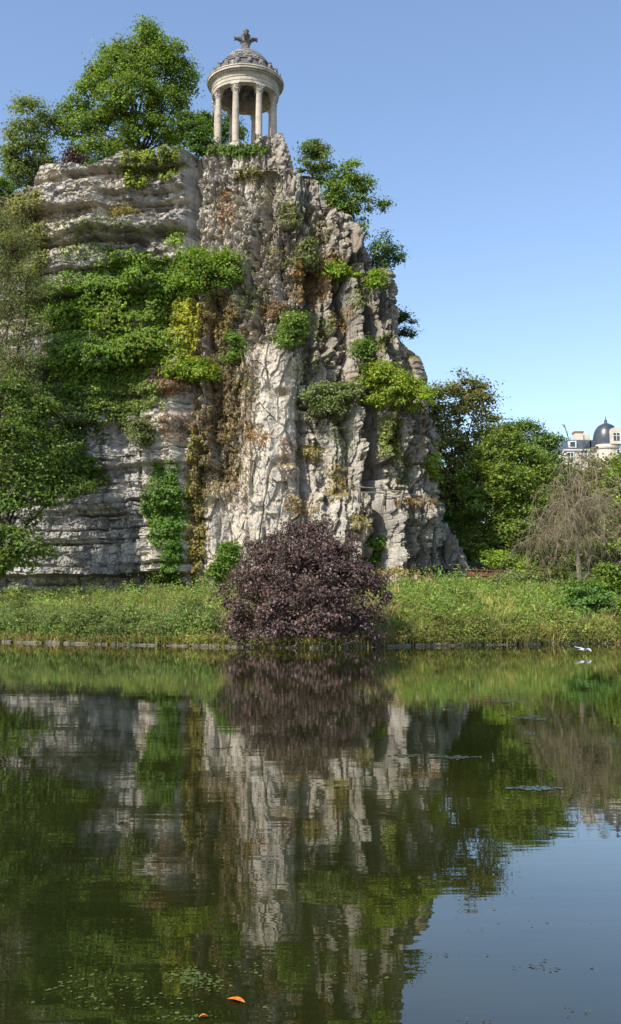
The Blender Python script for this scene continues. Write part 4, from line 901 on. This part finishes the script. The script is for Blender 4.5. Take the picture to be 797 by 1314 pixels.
# ------------------------------------------------------------------ outlying rocks at the right foot of the cliff
def boulder(label, px, py, Y, rx, ry, rz, seed):
    c = P(px, py, Y); k, l = 90, 70
    th, ph = np.meshgrid(np.linspace(0, 2 * math.pi, k, endpoint=False), np.linspace(0.02, math.pi - 0.02, l))
    d = np.stack([np.sin(ph) * np.cos(th), np.sin(ph) * np.sin(th), np.cos(ph)], -1)
    q = d * np.array([rx, ry, rz]); v1, e1 = facets(q[..., 0] * 0.9 + seed, q[..., 1] * 0.9, q[..., 2] * 0.5, seed); v2, e2 = facets(q[..., 0] * 2.2 + seed, q[..., 1] * 2.2, q[..., 2] * 1.6, seed + 3)
    q = q * (1 + 0.5 * v1 + 0.25 * v2 - 0.15 * np.exp(-(e1 / .1) ** 2))[..., None]
    i = np.arange(k * l).reshape(l, k); j = np.roll(i, -1, 1)
    Fc = np.stack([i[1:], j[1:], j[:-1], i[:-1]], -1).reshape(-1, 4)
    cc_ = np.array([0.20, 0.18, 0.15]) * (0.7 + 0.5 * noise(q[..., 0] * 1.5, q[..., 1] * 1.5, q[..., 2] * 1.5 + seed))[..., None]
    o = mesh_np('boulder', q, Fc, 4, ROCK, None, col=cc_, smooth=False); o.location = tuple(c); return tag(o, label, 'rock', 'rocks at the cliff foot')
boulder('grey rock slab stepping down from the ribbed end of the cliff', 570, 722, 87, 1.6, 1.6, 2.8, 4)
boulder('lowest grey rock beside the ribbed end of the cliff and the rusty fence', 588, 738, 86, 0.9, 1.2, 1.6, 8)

# ------------------------------------------------------------------ house with slate roof and domed turret
HB = np.array([P(724, 575, 200.0)[0], 200.0, 17.0]); hs = thing('corner_house', 'cream house with slate mansard roof and dark domed corner turret on the hill', 'house', HB)
sx = 200.0 / 1285.0
def hx(px): return (px - 724) * sx
def hz(py): return float(P(760, py, 200)[2] - 17.0)
ze = hz(578); zr = hz(563)
MB().box((hx(745.5), 6, ze / 2), (hx(767), 12, ze)).build('wall', FACADE, hs)
MB().box((hx(745), -0.12, ze + 0.06), (hx(767) + 0.5, 0.5, 0.28)).build('cornice', FACADE, hs)
x0, x1 = -0.1, hx(768)
MB().add([(x0, -0.1, ze + .2), (x1, -0.1, ze + .2), (x1, 12, ze + .2), (x0, 12, ze + .2), (x0 + .9, 1.3, zr), (x1 - .2, 1.3, zr), (x1 - .2, 10.5, zr), (x0 + .9, 10.5, zr)],
         [(0, 1, 5, 4), (1, 2, 6, 5), (2, 3, 7, 6), (3, 0, 4, 7), (4, 5, 6, 7)]).build('mansard_roof', SLATE, hs)
def window(px, py, w, h, y, par=hs, arch=False):
    c = (hx(px), y, hz(py))
    f = MB()
    for sx_ in (-1, 1): f.box((c[0] + sx_ * (w / 2 + 0.07), y - 0.05, c[2]), (0.14, 0.16, h + 0.28))
    for sz_ in (-1, 1): f.box((c[0], y - 0.05, c[2] + sz_ * (h / 2 + 0.07)), (w, 0.16, 0.14))
    f.box((c[0], y - 0.03, c[2]), (0.09, 0.1, h))
    f.box((c[0], y - 0.03, c[2] + h * 0.12), (w, 0.08, 0.07))
    win = f.build('window', WHITE, par); MB().box((c[0], y + 0.04, c[2]), (w, 0.06, h)).build('pane', GLASS, win); return win
window(732, 588, 1.1, 2.2, -0.06); window(749, 584, 1.3, 1.8, -0.06); window(740.5, 602, 1.1, 2.2, -0.06); window(757, 602, 1.1, 2.2, -0.06); window(731, 602, 1.0, 2.2, -0.06)
for px in (735, 754, 762):
    dm = MB().box((hx(px), 0.75, hz(570)), (1.5, 1.5, 1.35)).build('dormer', WHITE if px == 735 else SLATE, hs)
    MB().box((hx(px), -0.03, hz(570)), (0.95, 0.08, 0.95)).build('pane', GLASS, dm)
ch = MB().box((hx(746), 2.4, hz(565)), (1.7, 2.0, 3.6)).build('chimney', FACADE, hs); MB().box((hx(746), 2.4, hz(565) + 1.95), (1.9, 2.2, 0.35)).build('chimney_cap', BRICK, ch)
ch2 = MB().box((hx(761), 4.4, hz(562)), (1.1, 1.4, 3.0)).build('chimney', FACADE, hs)
mast = MB().tube([(hx(734.5), 1.6, hz(568)), (hx(731), 1.6, hz(555)), (hx(727.5), 1.6, hz(543.5))], 0.10, 5).tube([(hx(724), 1.6, hz(543.2)), (hx(728.5), 1.6, hz(543.6))], 0.08, 5).tube([(hx(730), 1.6, hz(553)), (hx(732.5), 1.6, hz(552.2))], 0.06, 5)
mast.build('antenna_mast', IRON, hs)
for px, py in ((756, 553), (739, 556)): MB().tube([(hx(px), 4, hz(566)), (hx(px + 0.6), 4, hz(py))], 0.06, 5).build('aerial', IRON, hs)
tx, tr_ = hx(780.5), 2.75; zt = hz(571)
MB().lathe([(tr_, 0), (tr_, zt - 0.9), (tr_ + .22, zt - 0.8), (tr_ + .3, zt - 0.45), (tr_ + .1, zt - 0.4), (tr_ + 0.05, zt)], 28, (tx, 1.2, 0)).build('turret', FACADE, hs)
MB().box((tx + 7.5, 5.5, zt / 2 - .5), (10, 11, zt - 1)).build('side_wing', FACADE, hs)
hd = hz(542.5) - zt
dm = MB().lathe([(tr_ - .05, zt)] + [((tr_ - .1) * math.cos(t) ** 0.75 * (1 + 0.05 * math.sin(2 * t)), zt + 0.15 + (hd - .15) * math.sin(t)) for t in np.linspace(0.02, 1.45, 14)] + [(0.3, zt + hd)], 28, (tx, 1.2, 0)).build('turret_dome', ZINC, hs, True)
MB().lathe([(0.6, zt + hd - 0.25), (0.68, zt + hd), (0.34, zt + hd + 0.12), (0.26, zt + hd + 0.45), (0.36, zt + hd + 0.6), (0.12, zt + hd + 0.85), (0.03, zt + hd + 1.6)], 12, (tx, 1.2, 0)).build('finial', SLATE, dm)
lx = hx(788); lz = zt + 1.35
luc = MB().box((lx, -0.85, lz - .15), (2.5, 1.9, 2.5)).add([(lx + 1.25 * math.cos(t), y, lz + 1.09 + 0.85 * math.sin(t)) for y in (-1.8, 0.1) for t in np.linspace(0, math.pi, 9)],
      [tuple(range(8, -1, -1)), tuple(range(9, 18))] + [(i, i + 1, i + 10, i + 9) for i in range(8)]).build('lucarne', FACADE, hs)
wdw = MB().box((lx, -1.83, lz), (1.15, 0.08, 1.5)).build('window', GLASS, luc); MB().box((lx, -1.89, lz), (0.1, 0.05, 1.5)).box((lx, -1.89, lz + 0.2), (1.15, 0.04, 0.08)).build('glazing_bar', WHITE, wdw)
window(789, 579, 1.1, 1.5, -1.22)

# ------------------------------------------------------------------ gull over the water
gp = P(749.5, 834, 44.0); gp[2] = max(gp[2], 0.18)
gu = thing('gull', 'white gull flying low over the water by the meadow bank', 'bird', gp, rz=0.5)
def ell_tube(prof, k=10):
    mb = MB(); V = []; Fc = []
    for x, r, rz_, zc_ in prof:
        for j in range(k): a = 2 * math.pi * j / k; V.append((x, r * math.cos(a), zc_ + rz_ * math.sin(a)))
    for i in range(len(prof) - 1):
        for j in range(k): q_ = (j + 1) % k; Fc.append((i * k + j, i * k + q_, (i + 1) * k + q_, (i + 1) * k + j))
    Fc.append(tuple(range(k - 1, -1, -1))); Fc.append(tuple((len(prof) - 1) * k + j for j in range(k)))
    return mb.add(V, Fc)
ell_tube([(-0.19, 0.012, 0.01, 0.02), (-0.12, 0.04, 0.035, 0.01), (-0.02, 0.06, 0.055, 0), (0.07, 0.055, 0.05, 0.0), (0.12, 0.035, 0.035, 0.012), (0.15, 0.034, 0.034, 0.022), (0.18, 0.026, 0.026, 0.022), (0.195, 0.01, 0.01, 0.02)]).build('body', FEATHER, gu, True)
MB().tube([(0.19, 0, 0.018), (0.235, 0, 0.01)], [0.009, 0.003], 5).build('beak', BEAK, gu)
MB().add([(-0.13, -0.03, 0.02), (-0.13, 0.03, 0.02), (-0.27, 0.06, 0.015), (-0.27, -0.06, 0.015), (-0.13, -0.03, 0.008), (-0.13, 0.03, 0.008), (-0.27, 0.06, 0.009), (-0.27, -0.06, 0.009)], [(0, 1, 2, 3), (7, 6, 5, 4), (0, 4, 5, 1), (2, 6, 7, 3), (1, 5, 6, 2), (3, 7, 4, 0)]).build('tail', FEATHER, gu)
for s_, tipz in ((1, 0.10), (-1, -0.07)):
    V = []
    for (yy, xa, xb, z) in ((0.04, 0.08, -0.09, 0.03), (0.2, 0.11, -0.07, 0.075), (0.34, 0.06, -0.08, 0.06 + tipz * .4), (0.5, -0.05, -0.1, 0.03 + tipz)):
        V += [(xa, s_ * yy, z + 0.008), (xb, s_ * yy, z), (xa, s_ * yy, z - 0.008), (xb, s_ * yy, z - 0.004)]
    Fc = []
    for i in range(3):
        a = 4 * i; Fc += [(a, a + 1, a + 5, a + 4), (a + 2, a + 6, a + 7, a + 3), (a, a + 4, a + 6, a + 2), (a + 1, a + 3, a + 7, a + 5)]
    Fc += [(0, 2, 3, 1), (12, 13, 15, 14)]
    MB().add(V, Fc).build('wing', FEATHER_G, gu)

# ------------------------------------------------------------------ things floating on the lake
def wpt(px, py):
    a, b_, c = ray(px, py); t = -CAMZ / c; return np.array([a * t, b_ * t, 0.0])
def pads(name, label, specs, mat_, cat, szr=(0.02, 0.05), z=0.006, colr=None):
    V = []; Fc = []; cc_ = []
    for (px, py, rx, ry, n) in specs:
        for _ in range(n):
            p = wpt(px + rx * rng.normal() * 0.5, py + ry * rng.normal() * 0.5); r = rng.uniform(*szr); k = 7; a0 = rng.uniform(0, 6.28); asp = rng.uniform(0.5, 1)
            b_ = len(V); ca, sa = math.cos(a0), math.sin(a0)
            for j in range(k):
                a = 2 * math.pi * j / k; q = r * rng.uniform(0.8, 1.15); x, y = q * math.cos(a), q * asp * math.sin(a)
                V.append((p[0] + x * ca - y * sa, p[1] + x * sa + y * ca, z + rng.uniform(0, 0.003)))
            for j in range(1, k - 1): Fc.append((b_, b_ + j, b_ + j + 1))
            if colr: cc_ += [np.clip(np.array(colr) * (1 + 0.3 * rng.normal()), 0.01, .8)] * k
    return stuff(mesh_np(name, V, Fc, 3, mat_, None, col=np.array(cc_) if colr else None), label, cat)
pads('duckweed', 'small green floating leaves and specks floating around the orange leaves', [(250, 1260, 35, 12, 130), (240, 1250, 20, 6, 60), (130, 1262, 60, 12, 40), (80, 1270, 30, 8, 14), (170, 1285, 120, 14, 60), (330, 1245, 60, 12, 22), (240, 1308, 40, 5, 36), (480, 1262, 60, 30, 8)], LEAF, 'duckweed', (0.004, 0.013), colr=(0.11, 0.15, 0.04))
pads('debris', 'tiny pale leaves and scum specks scattered over the open water', [(570, 1225, 25, 3, 9), (690, 1240, 45, 6, 20), (640, 1180, 120, 20, 14), (600, 1140, 40, 8, 6), (740, 1295, 40, 12, 8), (430, 1160, 200, 60, 24), (590, 1310, 40, 4, 5)], LEAF, 'floating debris', (0.003, 0.012), colr=(0.11, 0.105, 0.08))
wd = MB()
def mat_patch(name, label, px, py, rx, ry, seed):
    c = wpt(px, py); e1 = wpt(px + rx, py)[0] - c[0]; e2 = (wpt(px, py - ry)[1] - wpt(px, py + ry)[1]) / 2; r_ = random.Random(seed)
    mb = MB(); n = max(12, int(rx * 1.6))
    for _ in range(n):
        ox, oy = r_.gauss(0, 0.42) * e1, r_.gauss(0, 0.42) * e2; r0 = r_.uniform(0.05, 0.17) * min(1.0, e1); k = 9
        V = [(ox + r0 * r_.uniform(.7, 1.2) * math.cos(2 * math.pi * j / k), oy + 1.3 * r0 * r_.uniform(.7, 1.2) * math.sin(2 * math.pi * j / k), 0.004 + 0.004 * r_.random()) for j in range(k)]
        mb.add(V, [tuple(range(k))])
    o = mb.build(name, MAT_WEED, None); o.location = (c[0], c[1], 0); o['kind'] = 'stuff'; return tag(o, label, 'water weed', 'floating weed mats')
for i, (lab, px, py, rx, ry) in enumerate([
    ('long floating weed mat in front of the layered tree reflection', 682, 921, 30, 4), ('thin floating weed patch just off the meadow bank herbs', 648, 901, 20, 2), ('short weed streak below the long mat', 680, 942, 12, 1.5),
    ('floating weed streak under the cliff end reflection', 582, 972, 30, 2.5), ('faint weed streak beside the cliff end reflection', 520, 970, 24, 2), ('small weed patch on the dark cliff reflection', 575, 911, 18, 2),
    ('weed patch at the reflection of the bare tree', 788, 953, 14, 2), ('wide ragged weed patch on the sky reflection edge', 690, 1012, 34, 3), ('lone weed patch on the pale rock reflection', 284, 960, 16, 2.5)]):
    mat_patch('weed_mat', lab, px, py, rx, ry, 40 + i)
lp = wpt(303, 1286); V = []
for t in np.linspace(0, 1, 9):
    w_ = 0.024 * math.sin(math.pi * min(1, t * 1.02)) ** 0.7 + 0.001; V += [((t - .5) * 0.115, w_, 0.008 + 0.010 * math.sin(t * 3.1)), ((t - .5) * 0.115, 0, 0.006 + 0.004 * math.sin(t * 3.1)), ((t - .5) * 0.115, -w_, 0.008 + 0.012 * math.sin(t * 3.1))]
o = MB().add(V, [q for i in range(8) for q in ((3 * i, 3 * i + 3, 3 * i + 4, 3 * i + 1), (3 * i + 1, 3 * i + 4, 3 * i + 5, 3 * i + 2))]).build('floating_leaf', ORANGE); o.location = tuple(lp); o.rotation_euler = (0, 0, -0.5); o.scale = (0.85, 0.8, 1)
tag(o, 'bright orange curled leaf floating beside the green specks', 'leaf')
o2 = bpy.data.objects.new('floating_leaf', o.data); COL.objects.link(o2); o2.location = tuple(wpt(261, 1307)); o2.rotation_euler = (0, 0, 0.2); o2.scale = (0.38, 0.4, 1)
tag(o2, 'smaller orange leaf floating among the green specks', 'leaf')
